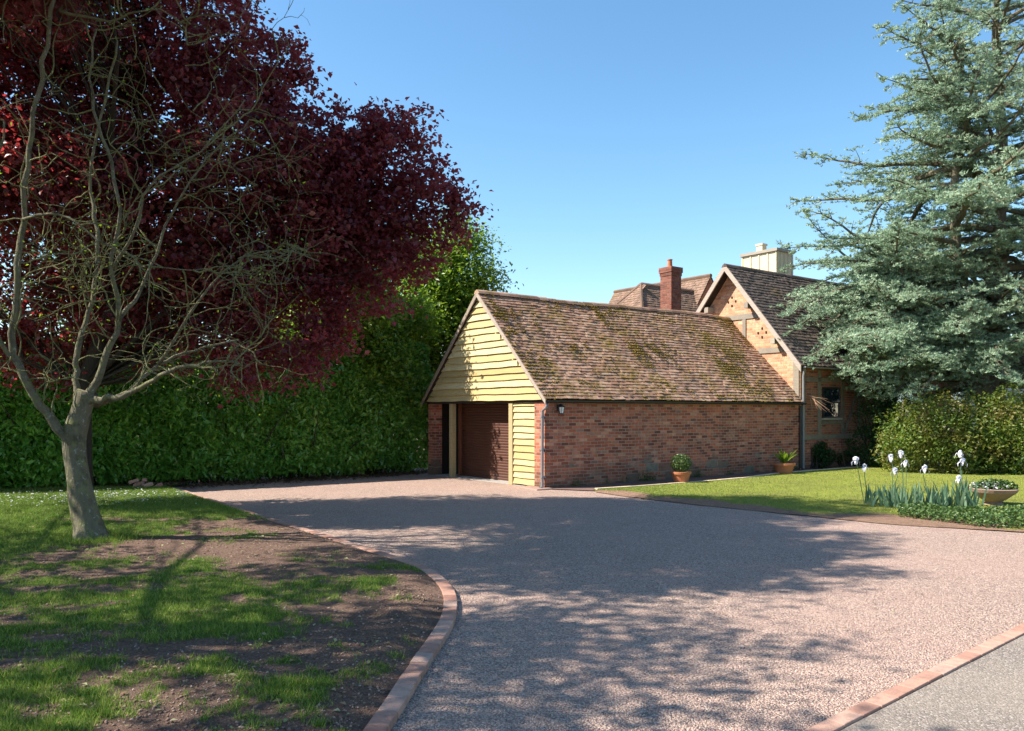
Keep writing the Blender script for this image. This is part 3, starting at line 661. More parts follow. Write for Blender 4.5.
# ------------------------------------------------------------------ foliage tools
def leaves(name, C, size, asp, mat, parent=None, base=None, up=.0, rg=rng, rnd=None, fold=.25, droop=0):
    n_ = len(C); nrm = rg.normal(size=(n_,3)); nrm[:,2] = np.abs(nrm[:,2])*(1+up)+up; nrm /= np.linalg.norm(nrm, axis=1)[:,None]
    d_ = rg.normal(size=(n_,3)); d_[:,2] -= droop; d_ -= nrm*(d_*nrm).sum(1)[:,None]; d_ /= np.linalg.norm(d_, axis=1)[:,None]+1e-9
    s_ = np.cross(nrm, d_); L = size*rg.uniform(.6, 1.25, n_)[:,None]; Wd = L*asp*.5
    base_ = C-d_*L*.5; tip = C+d_*L*.5; m_ = C-d_*L*.05
    l_ = m_+s_*Wd+nrm*Wd*fold*2; r_ = m_-s_*Wd+nrm*Wd*fold*2
    V = np.stack([base_, r_, tip, l_], 1).reshape(-1,3)
    i = np.arange(n_)*4; Fc = np.stack([np.stack([i,i+1,i+2],1), np.stack([i,i+2,i+3],1)], 1).reshape(-1,3)
    rr = rg.random(n_) if rnd is None else rnd
    return fast_mesh(name, V, Fc, mat, parent, np.repeat(rr, 2), base)
def in_ball(n_, rg, pw=.6):
    d_ = rg.normal(size=(n_,3)); d_ /= np.linalg.norm(d_, axis=1)[:,None]; return d_*(rg.random(n_)**pw)[:,None]
def wander(p, d, L, n_, wob, up=0, rnd=random):
    pts = [Vector(p)]; d = Vector(d).normalized()
    for i in range(n_):
        d = (d + Vector((rnd.gauss(0,wob), rnd.gauss(0,wob), rnd.gauss(0,wob)+up))).normalized()
        pts.append(pts[-1]+d*L/n_)
    return pts
def clump_tree(base, label, trunkpts, radii, blobs, ncl, nl, lsz, asp, lmat, bmat, sig=.24, name='tree', cat='tree', seed=1, nlimb=60, group=None, up=.2, dens=.45):
    rg = np.random.default_rng(seed); rd = random.Random(seed)
    T = thing(name, label, cat, base, 0, group)
    b0 = Vector(base)
    vol = np.array([b[3]**2.6 for b in blobs]); vol = vol*np.array([1.7 if name == 'purple_tree' and b[0] > -5 and b[2] < 8 else 1 for b in blobs]); idx = rg.choice(len(blobs), ncl, p=vol/vol.sum())
    B = np.array([b[:3] for b in blobs])[idx]; Rr = np.array([[b[3], b[3]*(b[4] if len(b) > 4 else 1), b[3]] for b in blobs])[idx]
    CC = B + in_ball(ncl, rg, dens)*Rr
    mb = MB(); tp = [Vector(p)-b0 for p in trunkpts]; mb.tube(tp, radii, 10); mb.build('trunk', bmat, T, smooth=True)
    mb = MB()
    for j in range(nlimb):
        c = Vector(CC[rg.integers(ncl)])-b0; k = min(range(len(tp)), key=lambda q: (tp[q]-c).length + (10 if tp[q].z > c.z else 0)*.3)
        k = max(2 if name == 'purple_tree' else 1, k - rd.randint(0, 1)); a = tp[k]; mid = a.lerp(c, .5)+Vector((rd.gauss(0,.2), rd.gauss(0,.2), rd.uniform(0,.5)))
        r0 = radii[k]*(.45 if j < 24 else .17); P_ = [a, a.lerp(mid,.5)+Vector((rd.gauss(0,.08),)*3), mid, mid.lerp(c,.5)+Vector((0,rd.gauss(0,.1),rd.gauss(0,.1))), c]
        mb.tube(P_, [r0, r0*.8, r0*.55, r0*.3, r0*.1], 6)
    mb.build('branches', bmat, T, smooth=True)
    P_ = np.repeat(CC, nl, 0) + rg.normal(size=(ncl*nl,3))*sig*rg.uniform(.6,1.3,(ncl,1)).repeat(nl,0)*np.array([1,1,.75])
    rn = np.clip(np.repeat(rg.random(ncl), nl)*.65 + rg.random(ncl*nl)*.4-.02, 0, 1)
    leaves('crown', P_, lsz, asp, lmat, T, base, up, rg, rn)
    return T

# ------------------------------------------------------------------ purple-leaved tree
Yp = 13.6; K = Yp/F
def bl(px, py, r, dy=0, ay=1.0): p_ = at(px, py, Yp+dy); return (*p_, r*K, ay)
pb_ = [bl(40,60,120,.3),(*at(175,70,14)[:3],1.9),bl(120,190,120,.8),bl(250,170,85,0),bl(215,60,62,0),bl(320,175,62,-.2),bl(375,165,50,0),bl(402,135,34,0),bl(430,185,38,0),
       bl(462,203,20,0),bl(345,245,68,.3),bl(400,255,40,0),bl(230,280,85,.4),bl(60,290,85,.9),bl(330,320,42,.2),bl(150,330,50,1),bl(385,300,20,0),bl(255,350,40,.3),bl(175,-90,110,0),bl(60,-100,120,0),
       bl(-60,100,110,0),bl(-60,260,90,.5),bl(280,100,40,0),bl(-40,-30,120,0),bl(200,355,30,.5),bl(300,362,22,.3),bl(20,345,55,1.0),
       bl(300,350,38,-.4),bl(240,368,26,-.6),bl(90,350,45,.6),bl(150,290,80,1.0),bl(455,225,16,0),bl(474,207,8,0),bl(330,215,50,.1),bl(300,262,60,.2),bl(385,215,36,0),bl(352,142,44,0),bl(285,65,30,0),bl(435,232,22,0),bl(418,272,20,.1),
       (-6.6,9.4,9.0,1.8,.8),(-5.6,10.4,9.3,1.3,.8),(-7.8,11,9.4,2,.8),(-6.4,12.2,9.7,1.5,.8),(-5.0,9.2,8.2,1.1,.8),(-8.8,8.6,8.6,1.7,.8),(-5.7,8.0,8.2,1.3,.7),(-7.0,7.7,7.7,1.0,.6),(-6.6,10.6,8.6,1.8,.8),(-7.6,8.9,8.4,1.5,.8),(-8,12.4,5.5,1.3,.7),(-6.6,12.4,5.2,1.0,.7),(-9.2,12.3,6.5,1.4,.7)]
bp = (-7.65, 14.2, 0)
clump_tree(bp, 'broad purple-leaved tree rising in front of the laurel hedge', [bp,(-7.65,14.2,1),(-7.6,14.1,2.2),(-7.0,14.0,3.6),(-6.6,13.8,5.2),(-6.4,13.7,7),(-6.3,13.7,8.6)], [.2,.16,.15,.13,.11,.07,.03],
           pb_, 5600, 46, .1, .75, M['purple'], M['bark_dk'], .145, 'purple_tree', 'tree', 11, 330, None, .2, .5)

# ------------------------------------------------------------------ bare twisted tree in the lawn
def bare_tree():
    rd = random.Random(5); Y0 = 10.7
    P = lambda px, py, dy=0: Vector(at(px, py, Y0+dy))
    base = P(93,545); base.z = .03
    T = thing('twisted_tree', 'lichened tree with forked leaning trunk and bare twisting branches on patchy lawn', 'tree', base)
    L = lambda pts: [p-base for p in pts]
    def smooth(pts, n_=4):
        out = []
        q = [pts[0]]+pts+[pts[-1]]
        for i in range(1, len(q)-2):
            for j in range(n_):
                t = j/n_; a,b,c,d = q[i-1],q[i],q[i+1],q[i+2]
                out.append(.5*((2*b)+(-a+c)*t+(2*a-5*b+4*c-d)*t*t+(-a+3*b-3*c+d)*t**3))
        out.append(pts[-1]); return out
    def rr(a, b, n_, pw=1): return [a+(b-a)*(i/(n_-1))**pw for i in range(n_)]
    tr = smooth([base+Vector((0,0,-.12)), P(90,530), P(84,505), P(78,475), P(74,440), P(81,412), P(88,392)])
    n_ = len(tr); rad = [.17*math.exp(-i*.75)+.168-.0016*i for i in range(n_)]
    mb = MB(); mb.tube(L(tr), rad, 16, rnd=.5)
    limbs = [
      ([P(76,455), P(62,432,-.1), P(40,405,-.2), P(20,372,-.3), P(12,335,-.3), P(18,280,-.3), P(22,220,-.2), P(28,150,-.3), P(42,80,-.3), P(52,10,-.4), P(60,-60,-.4)], .145, .035),
      ([P(20,372,-.3), P(0,340,-.5), P(-15,280,-.6), P(-10,200,-.7), P(5,120,-.7)], .07, .02),
      ([P(83,415), P(76,380,.1), P(80,345,.2), P(92,300,.3), P(98,245,.3), P(90,190,.4), P(100,120,.5), P(118,40,.5)], .1, .025),
      ([P(88,398), P(104,360,0), P(118,322,0), P(112,270,-.1), P(120,210,-.2), P(108,150,-.2), P(90,95,-.2), P(95,30,-.3)], .105, .02),
      ([P(88,400), P(115,398,-.2), P(140,388,-.3), P(170,372,-.5), P(205,362,-.7), P(240,362,-.8)], .1, .025),
      ([P(95,405,.1), P(130,390,.2), P(158,365,.4), P(195,350,.6), P(240,340,.8)], .085, .02),
      ([P(118,322), P(140,290,.3), P(160,240,.4), P(185,190,.4), P(215,150,.5), P(250,120,.5)], .06, .014),
      ([P(112,270,-.1), P(135,230,-.4), P(150,185,-.6), P(200,150,-.7), P(245,100,-.7)], .05, .012),
      ([P(158,365,.4), P(200,300,.1), P(235,262,0), P(280,250,-.1), P(320,262,-.1)], .045, .012),
      ([P(60,10,-.4), P(110,20,-.4), P(150,10,-.5), P(190,25,-.5)], .045, .012),
      ([P(22,220,-.2), P(60,215,-.6), P(100,240,-.8), P(150,262,-.9), P(205,270,-.9)], .04, .01),
    ]
    tw = MB(); allp = []
    for pts, r0, r1 in limbs:
        s_ = smooth(pts, 4); s_ = [p+Vector((rd.gauss(0,.012), rd.gauss(0,.02), rd.gauss(0,.012))) if 0<i else p for i,p in enumerate(s_)]
        mb.tube(L(s_), rr(r0*.68, r1*.6, len(s_), .42), 10, rnd=.5); allp.append((s_, r0, r1))
    to = mb.build('trunk', M['bark'], T, smooth=True)
    for v in to.data.vertices:      # buttressed foot and rippled bark
        c_ = v.co; a_ = math.atan2(c_.y, c_.x)
        if c_.z < .7: e_ = math.exp(-max(c_.z,0)/.2); k_ = 1+.42*e_+.34*e_*math.cos(a_*4+1)+.06*math.cos(a_*5+2)*math.exp(-c_.z/.8); c_.x *= k_; c_.y *= k_
    for v in to.data.vertices:
        q_ = v.co*3; v.co += Vector((math.sin(q_.z*2.1+q_.x*5), math.cos(q_.z*2.7+q_.y*6), 0))*.007
    tips = []
    def grow(p, d, ln, r, lev):
        n2 = max(5, int(ln/.1)); pts = wander(p, d, ln, n2, .30 if lev else .24, .015, rd)
        tw.tube(L(pts), rr(r*.8, max(.0022, r*.25), len(pts)), 5 if lev < 2 else 4, cap=False, rnd=rd.random())
        tips.append(pts[-1])
        if lev < 3:
            for i in range(2, len(pts)):
                if rd.random() < (.36 if lev == 0 else .24):
                    dd = (pts[i]-pts[i-1]).normalized(); o_ = Vector((rd.gauss(0,1), rd.gauss(0,1), rd.gauss(0,1)))
                    grow(pts[i], dd*.7+o_*.55, ln*rd.uniform(.35,.7), r*.55, lev+1)
    for s_, r0, r1 in allp:
        for i in range(5, len(s_)):
            if rd.random() < .62:
                dd = (s_[i]-s_[i-1]).normalized(); o_ = Vector((rd.gauss(.35,1), rd.gauss(-.2,.6), rd.gauss(.1,.8)))
                if s_[i].z < 2.4: o_.z = abs(o_.z)
                grow(s_[i], dd*.4+o_*.8, rd.uniform(.5,1.5), .013+.004*rd.random(), 1 if rd.random()<.5 else 0)
    # a fan of long fine twigs reaching right
    for k in range(24):
        p0 = P(rd.uniform(150,250), rd.uniform(160,350), rd.uniform(-.8,.4)); grow(p0, Vector((1, rd.gauss(0,.3), rd.gauss(.0,.45))), rd.uniform(.6,1.7), .009, 1)
    for k in range(20):
        p0 = P(rd.uniform(-10,200), rd.uniform(-10,200), rd.uniform(-.8,.4)); grow(p0, Vector((rd.gauss(.3,.8), rd.gauss(0,.3), rd.gauss(.1,.6))), rd.uniform(.6,1.5), .011, 1)
    tw.build('twigs', M['twig'], T)
    tp = np.array([tuple(t) for t in tips]); rg = np.random.default_rng(9)
    C_ = tp[rg.integers(0, len(tp), 1100)]+rg.normal(size=(1100,3))*.06
    leaves('leaf_tufts', C_, .045, .5, M['laurel_y'], T, base, .1, rg)
bare_tree()

# ------------------------------------------------------------------ tree standing left of the view; its crown shades lawn and drive
clump_tree((-9.5,4.6,0), 'spreading leafy tree at the left edge whose crown shades the drive', [(-9.5,4.6,0),(-9.4,4.7,2),(-9.0,4.9,4),(-8.6,5.2,6),(-8.2,5.6,8)], [.3,.24,.2,.14,.05],
    [(-8.2,5.6,8.0,2.2,.7),(-7.4,5.9,7.8,1.3,.8),(-10.4,5.4,7.2,2.2,.8),(-8.6,3.6,7.6,1.6,.8),(-6.6,7.2,8.0,1.3,.5),(-9.6,7.4,7.4,1.7,.6),(-12,6.5,6,2.2,.8),(-11,2.6,6.4,2,.9),(-6.5,4.3,7.0,1.1,.8),(-7.7,3.8,7.2,1.2,.8),(-6.0,5.2,7.3,1.0,.7),(-7.0,4.9,6.6,1.0,.7),(-12.2,10.3,5.6,1.7,.8),(-10.9,11.6,5.0,1.3,.7),(-12.6,12.6,5.8,1.6,.7),(-13.8,14.3,6.2,1.5,.7),(-11.2,9.0,4.6,1.2,.7),(-10.8,8.2,5.2,1.8,.8)],
    640, 32, .13, .7, M['laurel_y'], M['bark_dk'], .24, 'broadleaf_tree', 'tree', 21, 70, None, .3, .6)

# ------------------------------------------------------------------ laurel hedge
HP = [(-14.5,15.9),(-11.0,17.0),(-7.6,19.35),(-5.2,21.1),(-2.5,23.3)]
def hedge():
    rg = np.random.default_rng(31)
    T = thing('laurel_hedge', 'long tall laurel hedge with glossy green leaves along the back of the drive', 'hedge', (HP[0][0], HP[0][1], 0))
    seg = np.array(HP); dl = np.hypot(*np.diff(seg, axis=0).T); cum = np.concatenate([[0], np.cumsum(dl)]); Lt = cum[-1]
    def pos(s_): return np.stack([np.interp(s_, cum, seg[:,0]), np.interp(s_, cum, seg[:,1])], 1)
    def nrm(s_):
        a = pos(s_-.3); b = pos(s_+.3); d_ = b-a; d_ /= np.linalg.norm(d_,axis=1)[:,None]+1e-9; return np.stack([d_[:,1], -d_[:,0]], 1)
    Ht = lambda s_: 3.15+.25*fbm(s_, s_*0, .5, 2)+.5*np.clip((s_-9)/3,0,1)
    # dark core of branches
    mb = MB(); rd = random.Random(3)
    for k in range(240):
        s_ = np.array([rd.uniform(.2, Lt-.2)]); p_ = pos(s_)[0]-nrm(s_)[0]*rd.uniform(.4,1.0); 
        w_ = wander((p_[0]-HP[0][0], p_[1]-HP[0][1], 0), (rd.gauss(0,.25), rd.gauss(0,.25), 1), rd.uniform(1.6,3), 6, .15, .02, rd); mb.tube(w_, [.03,.028,.025,.02,.015,.01,.006], 5)
    mb.build('stems', M['bark_dk'], T)
    # leaf shell
    n_ = 62000; s_ = rg.uniform(0, Lt, n_); z = rg.random(n_)**.9; h = Ht(s_)
    bulge = .62*fbm(s_, z*3, .9, 5)-.12+.16*fbm(s_, z*3, 4, 6)
    inn = rg.exponential(.13, n_); zz = .1+.14*fbm(s_,s_*0,2,8)+z*(h-.25)
    rnd_ = np.sqrt(np.clip(1-((z-.45)/.62)**4, 0, 1)); out = bulge*rnd_-.25*(1-rnd_)-np.clip(.5-zz,0,.5)*.5
    pp = pos(s_)+nrm(s_)*(out-inn)[:,None]
    C1 = np.column_stack([pp, zz])
    n2 = 22000; s2 = rg.uniform(0, Lt, n2); dd = rg.uniform(-.1, 1.7, n2); p2 = pos(s2)-nrm(s2)*dd[:,None]
    C2 = np.column_stack([p2, Ht(s2)-.1+.3*fbm(s2, dd, 1.3, 3)-rg.exponential(.12,n2)])
    n3 = 32000; s3 = rg.uniform(0, Lt, n3); p3 = pos(s3)-nrm(s3)*rg.uniform(.3,1.5,n3)[:,None]; C3 = np.column_stack([p3, rg.uniform(.03,3,n3)])
    C = np.concatenate([C1, C2, C3])
    leaves('foliage', C, .2, .42, M['laurel'], T, (HP[0][0],HP[0][1],0), .1, rg, np.clip(.6*fbm(C[:,0]*1.4, C[:,2]*1.4, 1.5, 3)+.55*rg.random(len(C))-.05, 0, 1), .15, 1.2)
hedge()
# ------------------------------------------------------------------ trees behind the hedge
bt = [((-2.6,26.2), 'tall green tree behind the garage gable, lit yellow green on top', [(-2.6,26.2,4.6,1.9),(-1.9,26,6.2,1.35),(-1.55,26,7.0,.9),(-3.2,26,6.6,1.4),(-2.0,26,7.8,.6),(-1.5,26,7.6,.7),(-.95,26,6.0,.75),(-1.2,25.8,4.4,.9),(-2.6,25.6,5.6,1.2),(-3.4,26,3.2,1.9),(-1.3,25.8,5,1.2)], 1150),
      ((-4.1,22.9), 'tall laurel rising out of the hedge end beside the garage', [(-4.6,21.9,4.5,1.3),(-3.7,22.6,3.2,1.0),(-4.7,21.6,5.6,1.15),(-4.7,21.9,6.8,1.1),(-3.0,23.5,4.6,.8),(-3.1,23.4,2.0,.8),(-5.4,22.3,4.8,1.2),(-5.2,22.0,6.3,.9),(-3.9,22.1,4.7,.8),(-5.5,21.8,6.6,1.0),(-5.6,21.9,7.6,.9),(-4.9,21.5,4.8,1.1)], 1700),
      ((-6.2,24.6), 'bright leafy tree behind the hedge and the purple crown', [(-6.2,24.6,4.2,2.2),(-5.4,24.6,5.8,1.5),(-7.6,24.8,5.4,1.8)], 520),
      ((-11.5,23.2), 'green tree behind the hedge, hidden low by the purple crown', [(-11.5,23.2,4.6,2.6),(-12.6,23.2,6.6,2.0),(-10,23.6,5.4,1.8)], 520),
      ((-17.0,21.2), 'yellow green tree at the far left behind the hedge', [(-17,21.2,6,3.0),(-15.3,21.2,8.2,2.2),(-18,21.4,9.5,2.2)], 560)]
for i, ((x, y), lab, bb, nc_) in enumerate(bt):
    hT = max(b[2] for b in bb)
    clump_tree((x,y,0), lab, [(x,y,0),(x+.1,y,hT*.35),(x-.05,y,hT*.65),(x,y,hT)], [.22,.16,.1,.04], bb, nc_, 40, .15, .5, M['laurel_y'], M['bark_dk'], .26, 'broadleaf_tree', 'tree', 40+i, 30, 'trees behind the hedge', .3, .5)

# ------------------------------------------------------------------ blue cedar
def cedar():
    rd = random.Random(12); rg = np.random.default_rng(12)
    OY = 1.4; bx, by = 15.3, 25.4; base = Vector((bx, by, 0))
    T = thing('blue_cedar', 'huge blue-green cedar with layered drooping branches in front of the farmhouse', 'tree', base)
    tr = MB(); stems = []
    def stem(pts, r0, r1):
        pts = [Vector(p)-base for p in pts]; n_ = len(pts); tr.tube(pts, [r0+(r1-r0)*i/(n_-1) for i in range(n_)], 12); stems.append(pts)
    sh = lambda q: [(x+.7+(x-14.6)*.06, y+OY, z*1.05 if z > 0 else z) for x, y, z in q]
    stem(sh([(14.6,24,-.1),(14.55,24,1.5),(14.7,24,3),(14.85,24.1,5),(14.8,24,7.5),(14.9,24,10),(14.7,24,13),(14.8,24,16.5)]), .42, .06)
    stem(sh([(14.55,24,1.4),(14.1,23.8,3),(13.7,23.7,4.8),(13.3,23.6,6.6),(13.2,23.5,8.4),(13.4,23.5,10.5),(13.5,23.6,13)]), .27, .05)
    stem(sh([(14.5,24,1.6),(13.6,23.7,2.9),(12.6,23.4,3.9),(11.8,23.2,4.9),(11.4,23.1,6)]), .2, .04)
    stem(sh([(14.6,24,2),(15.6,24.4,4),(16.3,24.6,6.5),(16.6,24.6,9.5)]), .22, .05)
    tr.build('trunk', M['bark_c'], T, smooth=True)
    br = MB(); tuft_p = []; tuft_d = []
    def prof(z):   # crown radius at height z
        return np.interp(z, [1.8,2.6,4,5.6,6.6,8,9.5,11,13,15,17], [5.0,6.0,6.9,7.4,7.5,6.5,5.5,5.0,4.3,3.2,.8])
    def cut(pts):
        for i, p_ in enumerate(pts):
            X_, Z_ = p_.x+bx, p_.z
            if X_ < 8.4 or X_ < 12.2 and Z_ < 2.15+.42*(11.4-X_): return pts[:max(i, 2)]
        return pts
    def spray(p, d, ln):       # secondary: nearly flat, little side twigs covered in tufts
        n2 = max(3, int(ln/.13)); pts = cut(wander(p, d, ln, n2, .16, -.035, rd)); n2 = len(pts)-1
        if p.x+bx < 12.2 and p.z < 2.2+.42*(11.4-p.x-bx): return
        br.tube(pts, [.014*(1-i/(n2+1))+.003 for i in range(n2+1)], 4, cap=False)
        for i in range(1, n2+1):
            dd = (pts[i]-pts[i-1]).normalized(); sd_ = Vector((-dd.y, dd.x, 0))
            for sg in (-1, 1):
                l2 = (.16+.34*(1-i/(n2+1)))*rd.uniform(.6,1.3)*min(1, ln/.9)
                e = pts[i]+(dd*.5+sd_*sg).normalized()*l2+Vector((0,0,rd.uniform(-.1,.07)))
                m_ = max(2, int(l2/.055))
                for q in range(m_+1):
                    t = pts[i].lerp(e, (q+rd.random()*.5)/m_); tuft_p.append(t); tuft_d.append(sd_*sg)
            tuft_p.append(pts[i]); tuft_d.append(dd)
    def primary(p, az, ln, rise):
        d = Vector((math.cos(az), math.sin(az), rise)); n2 = max(6, int(ln/.35)); pts = wander(p, d, ln, n2, .1, -.018-.003*ln, rd); pts = cut(pts); n2 = len(pts)-1
        r0 = .016*ln+.02; br.tube(pts, [r0*(1-i/(n2+.5))+.006 for i in range(n2+1)], 6, cap=False)
        for i in range(1, n2+1):
            f = i/n2
            if f < .28 and rd.random() < .6: continue
            dd = (pts[i]-pts[i-1]).normalized(); sd_ = Vector((-dd.y, dd.x, 0)).normalized()
            for sg in (-1, 1):
                if rd.random() < .96:
                    l2 = (.35+.3*ln*(1-f)**.8)*rd.uniform(.45,.85); l2 = min(l2, 1.5)
                    spray(pts[i], dd*rd.uniform(.5,.9)+sd_*sg+Vector((0,0,rd.uniform(-.15,.15))), l2)
        spray(pts[-1], dd, .4)
    k = 0
    for pts in stems[:2]+stems[3:]:
        main = pts is stems[0]
        z0 = 2.6 if main else 3.4; zt = pts[-1].z-.2; z = z0
        while z < zt:
            for a, b in zip(pts, pts[1:]):
                if a.z <= z <= b.z: p_ = a.lerp(b, (z-a.z)/(b.z-a.z)); break
            nb = 3 if main else 2
            for q in range(nb):
                az = k*2.4+rd.uniform(-.4,.4); k += 1
                if not main:
                    az = (math.pi if pts is stems[1] else 0)+rd.uniform(-1.7,1.7)
                # distance to the crown surface
                R_ = prof(z)*rd.uniform(.6,1.05)*(1-.5*max(0, -math.sin(az))**1.5*(z < 7)); o_ = Vector((p_.x, p_.y, 0)); dh = Vector((math.cos(az), math.sin(az), 0))
                b_ = o_.dot(dh); ln = -b_+math.sqrt(max(.2, b_*b_-(o_.length_squared-R_*R_)))
                ln = max(.6, ln); primary(p_, az, ln, rd.uniform(.05,.3) if z < 9 else rd.uniform(.2,.5))
            z += (rd.uniform(.28,.42) if main else rd.uniform(.38,.55))*(1.0 if z < 7 else 1.35)
    # big low limbs to the left and the front
    for (pz, az, ln, rise) in ((3.2,3.25,6.4,.16),(3.4,3.0,6.2,.3),(3.0,3.7,5.0,.02),(3.6,2.8,6.0,.15),(4.4,3.3,6.6,.1),(3.1,3.45,5.8,.02),(5.2,3.1,6.9,.16),(5.6,3.3,6.6,.12),(4.8,3.6,6.2,.1),(4.6,3.2,8.6,.12),(5.0,3.05,8.8,.12),(5.4,3.15,8.7,.14),(4.8,3.3,8.4,.1),(5.8,3.1,8.4,.1),(4.2,3.12,8.2,.14),(6.2,3.2,8.0,.08),(3.8,3.05,8.0,.16),(3.6,3.15,7.4,.1),(3.6,3.05,8.2,.08),(4.4,3.1,8.4,.08),(5.0,3.2,8.2,.1),(5.6,3.0,7.8,.12),(4.4,3.35,7.2,.06),(4.0,2.95,7.9,.05),(6.6,3.1,7.4,.12),(3.8,3.25,7.2,.08),(3.1,3.6,6.0,.0),(8.6,3.3,5.9,.2),(9.4,3.0,5.4,.2),(10.4,3.4,5,.25),(11.2,3.1,4.6,.25),(12.2,3.5,4.2,.3),(7.6,3.2,6.6,.1),(4.2,4.2,3.6,.15),(4.4,4.7,3.2,.15),(5.2,4.45,3.2,.2),(3.9,3.4,6.6,.12),(6.2,3.25,6.9,.1),(6.8,3.0,6.2,.1),(3.0,3.1,5.4,.05),(2.8,3.3,5.2,.0)):
        primary(Vector((rd.uniform(-.4,.1),0,pz)), az, ln, rise)
    for az, ln in ((3.2,2.2),(2.6,1.8),(3.9,2.0),(4.6,1.8),(3.4,1.5)):
        primary(stems[2][-1], az, ln, .3); primary(stems[2][-2], az+.3, ln*1.1, .15)
    br.build('branches', M['bark_c'], T)
    # needle tufts: short narrow blades fanning up and out from each twig
    P_ = np.array([tuple(p) for p in tuft_p]); D_ = np.array([tuple(p) for p in tuft_d]); n_ = len(P_); kk_ = 7
    print('cedar tufts', n_)
    if n_ > 100000:
        sel = rg.choice(n_, 100000, replace=False); P_, D_ = P_[sel], D_[sel]; n_ = len(P_)
    Pk = np.repeat(P_, kk_, 0)+rg.normal(size=(n_*kk_,3))*np.array([.022,.022,.012]); Dk = np.repeat(D_, kk_, 0)*.5+rg.normal(size=(n_*kk_,3))*.7; Dk[:,2] = np.abs(Dk[:,2])*.8+.1
    Dk /= np.linalg.norm(Dk,axis=1)[:,None]; sd_ = np.cross(Dk, rg.normal(size=Dk.shape)); sd_ /= np.linalg.norm(sd_,axis=1)[:,None]+1e-9
    Ln = rg.uniform(.06,.12,(n_*kk_,1)); wd = rg.uniform(.011,.022,(n_*kk_,1))
    V = np.stack([Pk-sd_*wd, Pk+sd_*wd, Pk+Dk*Ln], 1).reshape(-1,3); i = np.arange(n_*kk_)*3
    patch = fbm(P_[:,0]+P_[:,2]*.7, P_[:,1]+P_[:,2], 1.2, 3); rn = np.clip(np.repeat(patch*.7+rg.random(n_)*.3, kk_)*.8+rg.random(n_*kk_)*.3-.05, 0, 1)
    fast_mesh('needles', V, np.stack([i,i+1,i+2],1), M['cedar'], T, rn)
cedar()

# ------------------------------------------------------------------ shrubs on the right
def shrub(name, label, base, blobs, n_, sz, asp, mat, seed, cat='shrub', up=.2):
    rg = np.random.default_rng(seed); T = thing(name, label, cat, base)
    vol = np.array([b[3]**2 for b in blobs]); idx = rg.choice(len(blobs), n_, p=vol/vol.sum()); B = np.array([b[:3] for b in blobs])[idx]; Rr = np.array([b[3] for b in blobs])[idx]
    d_ = in_ball(n_, rg, .22); bump_ = .68+.6*fbm(d_[:,0]*3+idx, d_[:,2]*3+d_[:,1]*2, 1.5, seed)
    P_ = B+d_*(Rr*bump_)[:,None]*np.array([1,.9,1]); P_ = P_[P_[:,2] > .03]
    rn = np.clip(.55*fbm(P_[:,0], P_[:,2], 2.2, seed)+.5*rg.random(len(P_)), 0, 1)
    leaves('foliage', P_, sz, asp, mat, T, base, up, rg, rn)
    mb = MB(); rd = random.Random(seed)
    for k in range(26):
        b = blobs[rd.randrange(len(blobs))]; mb.tube(wander((rd.gauss(0,.2), rd.gauss(0,.1), 0), (b[0]-base[0]+rd.gauss(0,.4), b[1]-base[1], b[2]), b[2]*.9+.2, 5, .12, 0, rd), [.03,.025,.02,.015,.01,.006], 5)
    mb.build('stems', M['bark_dk'], T); return T
shrub('mixed_shrub', 'wide green and copper shrub beneath the cedar at the back of the lawn', (14.2,22.9,0),
      [(11.5,22.8,1.1,1.0),(12.2,22.7,1.4,.95),(12.9,22.6,.9,1.1),(13.6,22.6,1.4,1.0),(14.4,22.5,1.1,1.2),(15.2,22.5,1.3,1.1),(16.2,22.5,1.2,1.3),(11.2,22.9,.6,.7),(12.4,22.3,.6,.7),(13.8,22.2,.6,.75),(15.2,22,.6,.8),(16.6,22,.6,.8),(14.4,22.8,1.8,.8)],
      34000, .1, .55, M['shrub'], 3)
shrub('dark_evergreen', 'dark green evergreen shrub against the farmhouse wall right of the window', (*[11.45,25.0],0),
      [(11.3,25.0,.7,.75),(11.5,25.0,1.5,.75),(11.45,25.1,2.2,.65),(11.9,24.9,1.1,.75),(11.9,24.9,2.0,.6),(12.3,24.8,.7,.7),(11.2,24.9,.35,.5)], 12000, .075, .5, M['dkshrub'], 4)
q = loc2w(10.75,-.25)
shrub('climbing_ivy', 'low dark ivy at the foot of the farmhouse wall beside the downpipe', (q[0],q[1],0), [(q[0],q[1],.3,.28),(q[0]-.1,q[1],.55,.22),(q[0]+.25,q[1]+.1,.4,.25),(q[0]+.05,q[1]+.1,.72,.16)], 2200, .06, .7, M['dkshrub'], 5, 'ivy')
q = loc2w(12.3,-.15)
shrub('wall_creeper', 'thin green creeper low on the farmhouse wall under the window', (q[0],q[1],0), [(q[0],q[1],.35,.2),(q[0]+.3,q[1]+.2,.5,.2),(q[0]-.3,q[1]-.15,.3,.16),(q[0]+.1,q[1]+.1,.8,.12)], 900, .055, .7, M['ivy'], 6, 'creeper')
# dry vine twig
q = loc2w(10.35,-.1); VT = MB(); rd = random.Random(8)
for k in range(9): VT.tube(wander((rd.gauss(0,.03),rd.gauss(0,.02),.55+rd.random()*.1), (rd.gauss(.5,.3),-.3,-rd.random()*1.2), rd.uniform(.4,.8), 6, .12, -.05, rd), [.009,.008,.007,.006,.004,.003,.002], 4)
o = VT.build('vine_twigs', m_simple('dry_vine', (.4,.24,.15), .9)); o.location = (q[0],q[1]-.1,1.62); tag(o, 'bunch of dry pinkish vine twigs hanging at the garage gutter end', 'twigs')

